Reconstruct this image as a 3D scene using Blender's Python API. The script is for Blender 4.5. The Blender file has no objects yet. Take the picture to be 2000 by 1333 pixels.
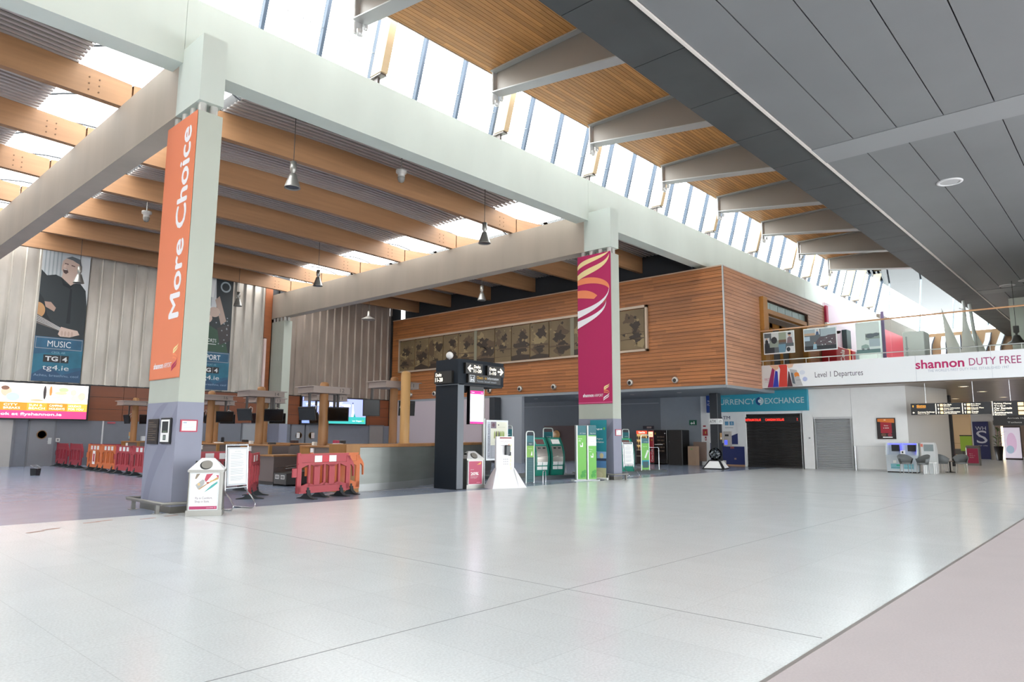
import bpy, math, random
from mathutils import Vector, Matrix
random.seed(7)
SC = bpy.context.scene
COL = SC.collection

# ---------------------------------------------------------------- camera, sky, exposure
def setup_view():
    yaw, p, r = (math.radians(a) for a in (42.43794, 7.82223, -0.31824))
    F = Vector((math.cos(p)*math.cos(yaw), math.cos(p)*math.sin(yaw), math.sin(p)))
    ri = Vector((math.sin(yaw), -math.cos(yaw), 0)); dn = F.cross(ri)
    R = math.cos(r)*ri + math.sin(r)*dn; D = -math.sin(r)*ri + math.cos(r)*dn
    cd = bpy.data.cameras.new('camera'); co = bpy.data.objects.new('camera', cd); COL.objects.link(co)
    cd.sensor_width = 36; cd.lens = 36*1352.9/2000; cd.clip_start = .05; cd.clip_end = 400
    m = Matrix.Identity(4)
    for i in range(3):
        m[i][0] = R[i]; m[i][1] = -D[i]; m[i][2] = -F[i]
    m[0][3], m[1][3], m[2][3] = 0, 0, 1.45
    co.matrix_world = m
    SC.camera = co
    w = bpy.data.worlds.new('overcast_sky'); SC.world = w; w.use_nodes = True
    bg = w.node_tree.nodes['Background']
    bg.inputs[0].default_value = (.94, .975, 1, 1); bg.inputs[1].default_value = 8.5
    vs = SC.view_settings
    vs.view_transform = 'Standard'; vs.look = 'None'; vs.gamma = 1; vs.exposure = 0.2; vs.use_curve_mapping = False
    SC.cycles.max_bounces = 7; SC.cycles.diffuse_bounces = 5; SC.cycles.glossy_bounces = 3
    SC.cycles.transparent_max_bounces = 12; SC.cycles.caustics_reflective = False; SC.cycles.caustics_refractive = False
    SC.cycles.sample_clamp_indirect = 4
setup_view()

# ---------------------------------------------------------------- helpers
def lin(h):
    h = h.lstrip('#')
    out = []
    for i in (0, 2, 4):
        c = int(h[i:i+2], 16)/255
        out.append(c/12.92 if c <= .04045 else ((c+.055)/1.055)**2.4)
    return tuple(out)+(1,)
MATS = {}
def mat(h, rough=.55, metal=0, var=0, scale=(3, 3, 3), bump=0, emit=0, spec=.5):
    key = (h, rough, metal, var, scale, bump, emit, spec)
    if key in MATS: return MATS[key]
    m = bpy.data.materials.new('mat_'+h.strip('#')); m.use_nodes = True
    n = m.node_tree; b = n.nodes['Principled BSDF']
    b.inputs['Base Color'].default_value = lin(h); b.inputs['Roughness'].default_value = rough
    b.inputs['Metallic'].default_value = metal; b.inputs['Specular IOR Level'].default_value = spec
    if emit:
        b.inputs['Emission Color'].default_value = lin(h); b.inputs['Emission Strength'].default_value = emit
    if var or bump:
        tc = n.nodes.new('ShaderNodeTexCoord'); mp = n.nodes.new('ShaderNodeMapping'); nz = n.nodes.new('ShaderNodeTexNoise')
        mp.inputs['Scale'].default_value = scale; nz.inputs['Scale'].default_value = 1; nz.inputs['Detail'].default_value = 5
        n.links.new(tc.outputs['Object'], mp.inputs[0]); n.links.new(mp.outputs[0], nz.inputs['Vector'])
        if var:
            mx = n.nodes.new('ShaderNodeMix'); mx.data_type = 'RGBA'; mx.blend_type = 'MULTIPLY'; mx.inputs['Factor'].default_value = 1
            rp = n.nodes.new('ShaderNodeMapRange'); rp.inputs['From Min'].default_value = .25; rp.inputs['From Max'].default_value = .75
            rp.inputs['To Min'].default_value = 1-var; rp.inputs['To Max'].default_value = 1+var*.4
            n.links.new(nz.outputs['Fac'], rp.inputs['Value'])
            mx.inputs['A'].default_value = lin(h); n.links.new(rp.outputs[0], mx.inputs['B'])
            n.links.new(mx.outputs['Result'], b.inputs['Base Color'])
        if bump:
            bp = n.nodes.new('ShaderNodeBump'); bp.inputs['Strength'].default_value = bump; bp.inputs['Distance'].default_value = .02
            n.links.new(nz.outputs['Fac'], bp.inputs['Height']); n.links.new(bp.outputs[0], b.inputs['Normal'])
    MATS[key] = m
    return m
def plank_mat(name, h, axis, pitch, along, var=.35, rough=.45, grain=(2, 2, 2)):
    """timber whose boards (pitch wide across axis, random lengths along the other) each take a tone of their own"""
    m = bpy.data.materials.new(name); m.use_nodes = True; n = m.node_tree; b = n.nodes['Principled BSDF']; L = n.links.new
    b.inputs['Roughness'].default_value = rough
    tc = n.nodes.new('ShaderNodeTexCoord'); sp = n.nodes.new('ShaderNodeSeparateXYZ'); L(tc.outputs['Object'], sp.inputs[0])
    def mth(op, a, v):
        k = n.nodes.new('ShaderNodeMath'); k.operation = op
        L(a, k.inputs[0])
        if isinstance(v, (int, float)): k.inputs[1].default_value = v
        else: L(v, k.inputs[1])
        return k.outputs[0]
    row = mth('FLOOR', mth('DIVIDE', sp.outputs[axis], pitch), 0)
    wn = n.nodes.new('ShaderNodeTexWhiteNoise'); wn.noise_dimensions = '1D'; L(row, wn.inputs['W'])
    seg = mth('FLOOR', mth('ADD', mth('DIVIDE', sp.outputs[along], 2.7), mth('MULTIPLY', wn.outputs['Value'], 9.0)), 0)
    cmb = n.nodes.new('ShaderNodeCombineXYZ'); L(row, cmb.inputs[0]); L(seg, cmb.inputs[1])
    w2 = n.nodes.new('ShaderNodeTexWhiteNoise'); w2.noise_dimensions = '2D'; L(cmb.outputs[0], w2.inputs['Vector'])
    mp = n.nodes.new('ShaderNodeMapping'); mp.inputs['Scale'].default_value = grain; L(tc.outputs['Object'], mp.inputs[0])
    nz = n.nodes.new('ShaderNodeTexNoise'); nz.inputs['Scale'].default_value = 1; nz.inputs['Detail'].default_value = 6; L(mp.outputs[0], nz.inputs['Vector'])
    f = mth('ADD', mth('MULTIPLY', w2.outputs['Value'], .6), mth('MULTIPLY', nz.outputs['Fac'], .5))
    rp = n.nodes.new('ShaderNodeMapRange'); rp.inputs['To Min'].default_value = 1-var; rp.inputs['To Max'].default_value = 1+var*.5; L(f, rp.inputs['Value'])
    mx = n.nodes.new('ShaderNodeMix'); mx.data_type = 'RGBA'; mx.blend_type = 'MULTIPLY'; mx.inputs['Factor'].default_value = 1
    mx.inputs['A'].default_value = lin(h); L(rp.outputs[0], mx.inputs['B']); L(mx.outputs['Result'], b.inputs['Base Color'])
    return m
def glass_mat(name, tint, refl=.08, rough=0):
    m = bpy.data.materials.new(name); m.use_nodes = True; n = m.node_tree
    n.nodes.remove(n.nodes['Principled BSDF']); out = n.nodes['Material Output']
    t = n.nodes.new('ShaderNodeBsdfTransparent'); t.inputs[0].default_value = lin(tint)
    g = n.nodes.new('ShaderNodeBsdfGlossy'); g.inputs['Roughness'].default_value = rough
    lw = n.nodes.new('ShaderNodeLayerWeight'); lw.inputs[0].default_value = refl
    mx = n.nodes.new('ShaderNodeMixShader'); n.links.new(lw.outputs['Fresnel'], mx.inputs[0])
    n.links.new(t.outputs[0], mx.inputs[1]); n.links.new(g.outputs[0], mx.inputs[2]); n.links.new(mx.outputs[0], out.inputs[0])
    return m

def V(*a): return Vector(a)
_TXT = {}
def text_shape(s, bold=0.0):
    if 'M' in s or 'W' in s: bold = 0
    k = (s, bold)
    if k not in _TXT:
        c = bpy.data.curves.new('lettering', 'FONT'); c.body = s; c.resolution_u = 3; c.offset = bold
        o = bpy.data.objects.new('lettering', c)
        me = bpy.data.meshes.new_from_object(o)
        vs = [v.co.copy() for v in me.vertices]; fs = [list(f.vertices) for f in me.polygons]
        bpy.data.objects.remove(o); bpy.data.meshes.remove(me); bpy.data.curves.remove(c)
        x0 = min(v.x for v in vs); x1 = max(v.x for v in vs); y0 = min(v.y for v in vs); y1 = max(v.y for v in vs)
        _TXT[k] = ([((v.x-x0)/(x1-x0), (v.y-y0)/(y1-y0)) for v in vs], fs, (x1-x0)/(y1-y0))
    return _TXT[k]

class MB:
    """collects shapes, then links them as ONE mesh object"""
    def __init__(s, m=None):
        s.v = []; s.f = []; s.mi = []; s.sm = []; s.mats = []; s.cur = 0; s.M = Matrix.Identity(4)
        if m is not None: s.use(m)
    def use(s, m):
        if m not in s.mats: s.mats.append(m)
        s.cur = s.mats.index(m); return s
    def add(s, vs, fs, smooth=False):
        b = len(s.v); s.v += [s.M @ Vector(v) for v in vs]
        for f in fs: s.f.append([b+i for i in f]); s.mi.append(s.cur); s.sm.append(smooth)
        return s
    def box(s, x0, x1, y0, y1, z0, z1):
        return s.add([(x, y, z) for z in (z0, z1) for y in (y0, y1) for x in (x0, x1)],
                     [(0, 2, 3, 1), (4, 5, 7, 6), (0, 1, 5, 4), (2, 6, 7, 3), (0, 4, 6, 2), (1, 3, 7, 5)])
    def bbox(s, x0, x1, y0, y1, z0, z1, r=.02):
        """box with chamfered vertical and top edges"""
        o = [(x0+r, y0), (x1-r, y0), (x1, y0+r), (x1, y1-r), (x1-r, y1), (x0+r, y1), (x0, y1-r), (x0, y0+r)]
        cx, cy = (x0+x1)/2, (y0+y1)/2
        def sc(pts, d): return [(px+(d if px < cx else -d), py+(d if py < cy else -d)) for px, py in pts]
        vs = [(a, b, z0) for a, b in o]+[(a, b, z1-r) for a, b in o]+[(a, b, z1) for a, b in sc(o, r*.8)]
        fs = [list(range(7, -1, -1)), list(range(16, 24))]
        for k in (0, 8):
            for i in range(8): fs.append((k+i, k+(i+1) % 8, k+8+(i+1) % 8, k+8+i))
        return s.add(vs, fs)
    def prism(s, pts, d, o=(0, 0, 0), ax='y'):
        """polygon in (x,z) extruded along y; or (y,z) along x; or (x,y) along z"""
        n = len(pts)
        def P(a, b, t): return {'y': (a+o[0], t+o[1], b+o[2]), 'x': (t+o[0], a+o[1], b+o[2]), 'z': (a+o[0], b+o[1], t+o[2])}[ax]
        vs = [P(a, b, 0) for a, b in pts]+[P(a, b, d) for a, b in pts]
        return s.add(vs, [list(range(n)), list(range(2*n-1, n-1, -1))]+[(i, n+i, n+(i+1) % n, (i+1) % n) for i in range(n)])
    def tube(s, pts, r, n=8, cap=True, closed=False):
        pts = [Vector(p) for p in pts]; rings = []; N = len(pts); up = None
        for i, p in enumerate(pts):
            a = pts[(i-1) % N] if (i or closed) else p; c = pts[(i+1) % N] if (i < N-1 or closed) else p
            t = (c-a).normalized()
            if up is None:
                up = t.orthogonal().normalized()
            up = (up - t*up.dot(t)).normalized(); w = t.cross(up)
            rr = r[i] if isinstance(r, (list, tuple)) else r
            rings.append([p+rr*(math.cos(k*2*math.pi/n)*up+math.sin(k*2*math.pi/n)*w) for k in range(n)])
        vs = [q for g in rings for q in g]; fs = []
        for i in range(N if closed else N-1):
            j = (i+1) % N
            for k in range(n): fs.append((i*n+k, i*n+(k+1) % n, j*n+(k+1) % n, j*n+k))
        s.add(vs, fs, True)
        if cap and not closed:
            s.add(rings[0], [list(range(n-1, -1, -1))]); s.add(rings[-1], [list(range(n))])
        return s
    def bar(s, a, b, r, n=8): return s.tube([a, b], r, n)
    def lathe(s, prof, c=(0, 0, 0), n=20, ax='z', smooth=True):
        """profile (radius, height) turned about an axis through c"""
        vs = []; fs = []
        for r, h in prof:
            for k in range(n):
                a = k*2*math.pi/n; x, y = r*math.cos(a), r*math.sin(a)
                vs.append({'z': (c[0]+x, c[1]+y, c[2]+h), 'x': (c[0]+h, c[1]+x, c[2]+y), 'y': (c[0]+x, c[1]+h, c[2]+y)}[ax])
        for i in range(len(prof)-1):
            for k in range(n): fs.append((i*n+k, i*n+(k+1) % n, (i+1)*n+(k+1) % n, (i+1)*n+k))
        s.add(vs, fs, smooth)
        if len(prof) == 2 and min(p[0] for p in prof) < 1e-6: return s
        for i, rev in ((0, True), (len(prof)-1, False)):
            if prof[i][0] > 1e-6: s.add(vs[i*n:(i+1)*n], [list(range(n-1, -1, -1)) if rev else list(range(n))])
        return s
    def build(s, name, parent=None, **pr):
        me = bpy.data.meshes.new(name); me.from_pydata([tuple(v) for v in s.v], [], s.f)
        for m in s.mats: me.materials.append(m)
        me.polygons.foreach_set('material_index', s.mi); me.polygons.foreach_set('use_smooth', s.sm); me.update()
        o = bpy.data.objects.new(name, me); COL.objects.link(o)
        if parent: o.parent = parent
        for k, v in pr.items(): o[k] = v
        return o

class Art(MB):
    """flat print: layers of coloured polygons on a plane, in 0..1 coordinates; R points to the reader's right, U up"""
    def __init__(s, o, R, U, w, h, base=None, thick=0.0):
        super().__init__()
        s.o = Vector(o); s.R = Vector(R).normalized(); s.U = Vector(U).normalized(); s.N = s.R.cross(s.U); s.w = w; s.h = h; s.k = 0
        if base is not None:
            s.use(base)
            if thick:
                q = [s.o+s.R*a+s.U*b+s.N*c for c in (0, thick) for b in (0, h) for a in (0, w)]
                s.add(q, [(0, 2, 3, 1), (4, 5, 7, 6), (0, 1, 5, 4), (2, 6, 7, 3), (0, 4, 6, 2), (1, 3, 7, 5)])
                s.o = s.o+s.N*thick
            else: s.rect(0, 0, 1, 1, base)
    def poly(s, pts, m):
        s.use(m); s.k += 1
        s.add([s.o+s.R*(u*s.w)+s.U*(v*s.h)+s.N*(.0007*s.k) for u, v in pts], [list(range(len(pts)))]); return s
    def rect(s, u0, v0, u1, v1, m): return s.poly([(u0, v0), (u1, v0), (u1, v1), (u0, v1)], m)
    def disc(s, cu, cv, ru, rv, m, n=20, a0=0, a1=2*math.pi):
        return s.poly([(cu+ru*math.cos(a0+(a1-a0)*i/n), cv+rv*math.sin(a0+(a1-a0)*i/n)) for i in range(n if a1-a0 > 6.2 else n+1)], m)
    def txt(s, t, u0, v0, u1, v1, m, bold=0.0, turn=0):
        pts, fs, _ = text_shape(t, bold); s.use(m); s.k += 1
        q = []
        for a, b in pts:
            if turn: a, b = 1-b, a
            q.append(s.o+s.R*((u0+(u1-u0)*a)*s.w)+s.U*((v0+(v1-v0)*b)*s.h)+s.N*(.0007*s.k))
        s.add(q, fs); return s
    def fat(s, t, u0, v0, u1, v1, m, du, dv, turn=0):
        for a, b_ in ((-1, 0), (1, 0), (0, -1), (0, 1), (0, 0)): s.txt(t, u0+a*du, v0+b_*dv, u1+a*du, v1+b_*dv, m, 0, turn)
        return s
    def fan(s, c, pts, m):
        s.use(m); s.k += 1; n = len(pts)
        s.add([s.o+s.R*(u*s.w)+s.U*(v*s.h)+s.N*(.0007*s.k) for u, v in [c]+pts], [(0, 1+i, 1+(i+1) % n) for i in range(n)]); return s
    def ribbon(s, top, bot, m, n=14):
        """a band between two bezier edges"""
        def bz(c, t):
            a = [Vector((*p, 0)) for p in c]
            while len(a) > 1: a = [a[i].lerp(a[i+1], t) for i in range(len(a)-1)]
            return (a[0].x, a[0].y)
        A = [bz(top, i/n) for i in range(n+1)]; B = [bz(bot, i/n) for i in range(n+1)]
        s.use(m); s.k += 1
        q = [s.o+s.R*(u*s.w)+s.U*(v*s.h)+s.N*(.0007*s.k) for u, v in A+B]
        s.add(q, [(i, n+1+i, n+2+i, i+1) for i in range(n)]); return s

def thing(name, label, cat, loc=(0, 0, 0), rot=0, group=None):
    o = bpy.data.objects.new(name, None); COL.objects.link(o); o.empty_display_size = .1
    o.location = loc; o.rotation_euler = (0, 0, rot); o['label'] = label; o['category'] = cat
    if group: o['group'] = group
    return o
def tag(o, label, cat, group=None, kind=None):
    o['label'] = label; o['category'] = cat
    if group: o['group'] = group
    if kind: o['kind'] = kind
    return o
def struct(o, label, cat):
    o['kind'] = 'structure'; o['label'] = label; o['category'] = cat; return o
def copy_tree(o, parent=None):
    c = o.copy(); COL.objects.link(c)
    if parent: c.parent = parent
    for ch in list(o.children): copy_tree(ch, c)
    return c
def dup(o, label, loc=None, rot=None, group=None):
    c = copy_tree(o); c['label'] = label
    if loc is not None: c.location = loc
    if rot is not None: c.rotation_euler = (0, 0, rot)
    if group: c['group'] = group
    return c
NX, PX, NY, PY, UP = V(-1, 0, 0), V(1, 0, 0), V(0, -1, 0), V(0, 1, 0), V(0, 0, 1)
def art_west(x, y1, z0, w, h, base=None, thick=0):   # faces -X; y1 is its edge on the reader's left (larger y)
    return Art((x, y1, z0), NY, UP, w, h, base, -thick if False else thick)
def art_south(y, x0, z0, w, h, base=None, thick=0):  # faces -Y
    return Art((x0, y, z0), PX, UP, w, h, base, thick)

# ---------------------------------------------------------------- materials
CONC = mat('#c6cec5', .7, 0, .10, (.6, .6, .25), .05)
CONC2 = mat('#b5a898', .7, 0, .14, (.9, .9, .15), .05)
GREYPAINT = mat('#8a8c9c', .6, 0, .05)
STEELG = mat('#8f9296', .45, .3)
STAIN = mat('#8d8c87', .36, .7, .12, (2, 2, 8))
CHROME = mat('#c9ccd0', .22, .9)
ALU = mat('#b9bcbd', .4, .6)
BLACK = mat('#17181b', .45)
ANTH = mat('#1c2229', .6, 0, 0, (3, 3, 3), 0, 0, .2)
WHITE = mat('#f4f4f2', .5)
PAPER = mat('#f3f3f0', .8)
GLULAM = mat('#9c7350', .5, 0, .16, (.5, 5, 9), .02)
TIMB = mat('#9c6e42', .5, 0, .18, (6, 6, 1.2))
TIMBY = mat('#9a6e38', .5, 0, .15, (5, 5, 1))
WOODRED = mat('#96552f', .45, 0, .18, (1, 1, 5))
GLASS = glass_mat('window_glass', '#f6fbfb', .05)
GLASSB = glass_mat('balustrade_glass', '#f8fbf9', .1)
NAVY = mat('#1f2c63', .5)
RED = mat('#b3202e', .5)
MAG = mat('#b61c60', .55)
# ================================================================ SETTING
def floor_mat(name, h, speck, dirt, tile, rough, line):
    m = bpy.data.materials.new(name); m.use_nodes = True; n = m.node_tree; b = n.nodes['Principled BSDF']; L = n.links.new
    tc = n.nodes.new('ShaderNodeTexCoord')
    def noise(sc, det=3):
        z = n.nodes.new('ShaderNodeTexNoise'); z.inputs['Scale'].default_value = sc; z.inputs['Detail'].default_value = det
        L(tc.outputs['Object'], z.inputs['Vector']); return z.outputs['Fac']
    def rng(v, a, bb, c, d):
        r = n.nodes.new('ShaderNodeMapRange'); r.inputs['From Min'].default_value = a; r.inputs['From Max'].default_value = bb
        r.inputs['To Min'].default_value = c; r.inputs['To Max'].default_value = d; L(v, r.inputs['Value']); return r.outputs[0]
    def mul(a, v):
        x = n.nodes.new('ShaderNodeMix'); x.data_type = 'RGBA'; x.blend_type = 'MULTIPLY'; x.inputs['Factor'].default_value = 1
        if isinstance(a, tuple): x.inputs['A'].default_value = a
        else: L(a, x.inputs['A'])
        L(v, x.inputs['B']); return x.outputs['Result']
    c = mul(lin(h), rng(noise(55, 2), .35, .65, 1-speck, 1+speck*.5))
    c = mul(c, rng(noise(1.7, 6), .2, .8, 1-dirt, 1+dirt*.3))
    if tile:
        bt = n.nodes.new('ShaderNodeTexBrick'); bt.offset = 0; bt.inputs['Scale'].default_value = 1
        bt.inputs['Brick Width'].default_value = tile[0]; bt.inputs['Row Height'].default_value = tile[1]
        bt.inputs['Mortar Size'].default_value = tile[2]; bt.inputs['Mortar Smooth'].default_value = .1
        bt.inputs['Color1'].default_value = (1, 1, 1, 1); bt.inputs['Color2'].default_value = (.97, .97, .97, 1)
        bt.inputs['Mortar'].default_value = (line, line, line, 1)
        mp = n.nodes.new('ShaderNodeMapping'); mp.inputs['Location'].default_value = tile[3]
        L(tc.outputs['Object'], mp.inputs[0]); L(mp.outputs[0], bt.inputs['Vector']); c = mul(c, bt.outputs['Color'])
    L(c, b.inputs['Base Color'])
    b.inputs['Roughness'].default_value = rough
    return m
b = MB(floor_mat('terrazzo', '#eff4f5', .09, .05, (.6, 1.2, .0035, (.15, .55, 0)), .2, .86))
b.box(-14, 80, 1.84, 13.55, -.2, 0)
b.use(mat('#84888b', .6))
for x in (-9, 5.45, 19.3): b.box(x-.005, x+.005, 1.9, 13.55, -.01, .0012)
b.box(-14, 80, 4.243, 4.253, -.01, .0012)
struct(b.build('floor'), 'pale speckled terrazzo floor of the concourse with thin dark joints', 'floor')
b = MB(floor_mat('lino', '#8f9bb0', .05, .09, None, .2, 1)); b.box(-14, 80, 13.55, 40, -.2, .0008)
b.use(mat('#9a8f8a', .5)); b.box(9, 19, 15.1, 15.15, -.01, .002)
struct(b.build('floor_checkin'), 'blue grey floor of the check-in hall', 'floor')
b = MB(floor_mat('lilac', '#d6caca', .04, .06, None, .5, 1)); b.box(-14, 80, -9, 1.84, -.2, .0008)
b.use(mat('#8c8480', .4)); b.box(-14, 80, 1.825, 1.855, -.01, .003)
struct(b.build('floor_walkway'), 'dusty pink walkway floor beside the white terrazzo', 'floor')

# ---- back wall of the check-in hall
WOODPAN = mat('#7f4526', .4, 0, .16, (.4, .4, 3))
b = MB(mat('#777982', .6, 0, .05)); b.box(-14, 28.5, 37.02, 37.3, 0, 2.06)
struct(b.build('wall_back'), 'grey painted lower wall behind the check-in desks', 'wall')
b = MB(WOODPAN)
xs = [-14]+[7.2-2*i for i in range(10)][::-1]+[10.75, 12.28, 12.84, 14.8, 16.8, 18.8, 20.9, 22.9, 24.9, 26.9, 28.5]
xs = sorted(set(x for x in xs if x >= -14))
for x0, x1 in zip(xs, xs[1:]):
    for z0, z1 in ((2.06, 2.62), (2.62, 3.2), (3.2, 3.74)): b.box(x0+.008, x1-.008, 37.0, 37.1, z0+.008, z1-.008)
b.use(BLACK); b.box(-14, 28.5, 37.05, 37.3, 2.06, 3.74)
struct(b.build('trim_1'), 'red brown timber panel band below the metal cladding', 'wall trim')
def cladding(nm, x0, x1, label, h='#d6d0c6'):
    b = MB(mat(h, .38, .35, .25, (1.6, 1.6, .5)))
    x = x0
    while x < x1-.05:
        e = min(x+.52, x1)
        prof = [(x, 37.0), (x+.02, 36.92), (e-.16, 36.99), (e-.03, 37.03), (e, 37.0)]
        for (xa, ya), (xb, yb) in zip(prof, prof[1:]):
            b.add([(xa, ya, 3.76), (xb, yb, 3.76), (xb, yb, 10.4), (xa, ya, 10.4)], [(0, 1, 2, 3)], True)
        b.bar((x, 36.93, 3.76), (x, 36.93, 10.4), .014, 6)
        x += .52
    b.use(mat('#6c6a66')); b.box(x0, x1+.05, 37.06, 37.3, 3.74, 10.6)
    b.use(BLACK); b.box(x0, x1, 36.96, 37.06, 3.72, 3.77)
    struct(b.build(nm), label, 'wall cladding')
cladding('wall_back_cladding', -13.56, 19.36, 'folded stainless steel cladding with the two tall posters')
cladding('wall_back_cladding.001', 20.91, 28.5, 'folded stainless steel cladding beside the timber box', '#a79a8f')  # darker, browner tone paints in this bay's weaker light and the wood reflection
b = MB(WOODRED); b.box(19.36, 19.8, 36.95, 37.2, 6.95, 10.3); b.use(mat('#d3bbb4', .5)); b.box(19.36, 19.5, 36.85, 37.1, 3.76, 6.9)
b.use(WOODRED); b.box(19.55, 19.8, 36.95, 37.2, 2.1, 6.95); b.use(BLACK); b.box(20.34, 20.92, 37.1, 37.3, 2, 10.4); b.box(19.0, 21.0, 37.25, 37.5, 0, 11); b.box(28.3, 29.5, 37.31, 37.5, 0, 11); b.box(28.43, 28.56, 36.86, 37.1, 2.06, 9.4)
struct(b.build('trim_2'), 'dark timber strip between the cladding and the far column', 'wall trim')

def door(nm, x0, x1, z1, label, hole=None, h='#7f8086', handle=None):
    r = thing(nm, label, 'door', (x0, 37.02, 0)); r['kind'] = 'structure'; w = x1-x0
    b = MB(mat(h, .5, 0, .04)); b.box(.02, w-.02, -.05, 0, 0, z1); b.build('leaf', r)
    b = MB(mat('#6f7076', .5)); b.box(-.05, .02, -.07, .02, 0, z1+.05); b.box(w-.02, w+.05, -.07, .02, 0, z1+.05); b.box(-.05, w+.05, -.07, .02, z1, z1+.06); b.build('frame', r)
    if hole:
        b = MB(mat('#7a5a34', .4)); b.lathe([(.2, 0), (.2, .03), (.165, .03), (.165, 0)], (hole[0]-x0, -.085, hole[1]), 24, 'y')
        b.use(mat('#20150e', .15)); b.lathe([(.17, .0), (.17, .02)], (hole[0]-x0, -.075, hole[1]), 24, 'y'); b.build('porthole', r)
    if handle:
        b = MB(ALU); b.box(handle-x0-.07, handle-x0+.07, -.07, -.05, .98, 1.26); b.bar((handle-x0, -.11, 1.1), (handle-x0-.1, -.11, 1.1), .012); b.bar((handle-x0, -.05, 1.1), (handle-x0, -.11, 1.1), .012); b.build('handle', r)
    return r
door('door_1', 8.5, 9.5, 2.0, 'grey door with a round dark porthole', (8.99, 1.4), handle=9.32)
door('door_2', 6.3, 7.9, 2.03, 'wide brushed metal door at the edge of the hall', h='#b0aca8')
door('door_3', 21.42, 22.3, 2.0, 'grey double door leaf with a paper stuck in its round window', (21.9, 1.42))
door('door_4', 22.3, 23.2, 2.0, 'grey double door leaf with its paper notice set lower', (22.74, 1.42))
door('door_5', 18.43, 19.62, 2.04, 'pale panel door beside the far column', h='#9b9c9f')
door('door_6', 26.92, 28.02, 2.04, 'brownish grey door by the corner under the timber band', h='#8b8380')
for x, m in ((21.83, '#e7e4de'), (22.8, '#d8c9c2')):
    b = MB(mat(m, .8)); b.box(x-.11, x+.1, 36.9, 36.92, 1.26, 1.58)
    tag(b.build('paper_notice'), 'paper notice in the window of the '+('first' if x < 22 else 'second')+' double door leaf', 'notice')
b = MB(mat('#cfcfd2', .5)); b.box(11.44, 11.5, 36.98, 37.03, 0, 2.06); struct(b.build('trim_3'), 'thin white cover strip on the grey back wall', 'wall trim')

# ---- timber box (upper storey volume)
PLX = plank_mat('cedar_side', '#a5683a', 2, .165, 1, .42, .45, (8, 1.2, 8))
PLY = plank_mat('cedar_front', '#bd8b6c', 2, .165, 0, .32, .45, (1.2, 8, 8))
DARKGAP = mat('#3a2417', .8)
def plank_face(b, m, west, a0, a1, z0, z1, at_, holes=()):
    """boards on a face; holes = (a0,a1,z0,z1)"""
    n = round((z1-z0)/.165); p = (z1-z0)/n
    for i in range(n):
        za, zb = z0+i*p+.006, z0+(i+1)*p-.010
        seg = [(a0, a1)]
        for h0, h1, hz0, hz1 in holes:
            if zb > hz0 and za < hz1:
                seg = [q for s0, s1 in seg for q in ((s0, min(s1, h0)), (max(s0, h1), s1)) if q[1]-q[0] > .01]
        for s0, s1 in seg:
            b.use(m)
            if west: b.box(at_, at_+.04, s0, s1, za, zb)
            else: b.box(s0, s1, at_, at_+.04, za, zb)
b = MB(); plank_face(b, PLX, True, 13.43, 37.0, 3.72, 9.03, 28.5)
b.use(DARKGAP); b.box(28.55, 28.8, 13.44, 37, 3.74, 9.0)
b.use(ALU); b.box(28.47, 28.53, 13.37, 13.43, 3.70, 9.06); b.use(mat('#b59a84', .5)); b.box(28.46, 28.9, 13.43, 37, 9.02, 9.07)
struct(b.build('wall_box_side'), 'long cedar boarded side of the upper storey box above the desks', 'wall')
b = MB(); plank_face(b, PLY, False, 28.53, 41.6, 3.72, 9.03, 13.4, [(32.35, 38.9, 3.7, 8.15), (32.3, 41.7, 3.7, 4.8)])
b.use(DARKGAP)
for x0, x1, z0, z1 in ((28.55, 32.4, 3.74, 9.0), (32.4, 38.9, 8.15, 9.0), (38.9, 41.6, 4.8, 9.0)): b.box(x0, x1, 13.45, 13.7, z0, z1)
b.use(mat('#c9bfb6', .5)); b.box(28.5, 41.6, 13.37, 13.9, 9.02, 9.07)
struct(b.build('wall_box_front'), 'cedar boarded front of the upper storey box facing the concourse', 'wall')
b = MB(mat('#84898d', .6)); b.box(28.5, 34.4, 13.42, 37.3, 3.6, 3.74); b.box(32.3, 60, 13.44, 14.2, 3.7, 4.6); b.box(28.6, 32.5, 13.46, 14.2, 3.7, 3.9)
b.use(mat('#5a5f63')); b.box(28.6, 32.3, 13.6, 13.63, 3.58, 3.6)
struct(b.build('ceiling_soffit'), 'grey soffit under the cedar box', 'ceiling')
b = MB(mat('#3a3f44', .8)); b.box(28.6, 60, 13.8, 37, 8.9, 9.0)
struct(b.build('ceiling_box_top'), 'dark top of the upper storey box', 'ceiling')
b = MB(mat('#33373c', .8)); b.box(29.6, 29.8, 14.95, 37, 9.0, 11); b.box(28.6, 60, 14.9, 15.0, 9, 10.7)
struct(b.build('wall_bulkhead'), 'dark recess wall above the cedar box', 'wall')

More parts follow.
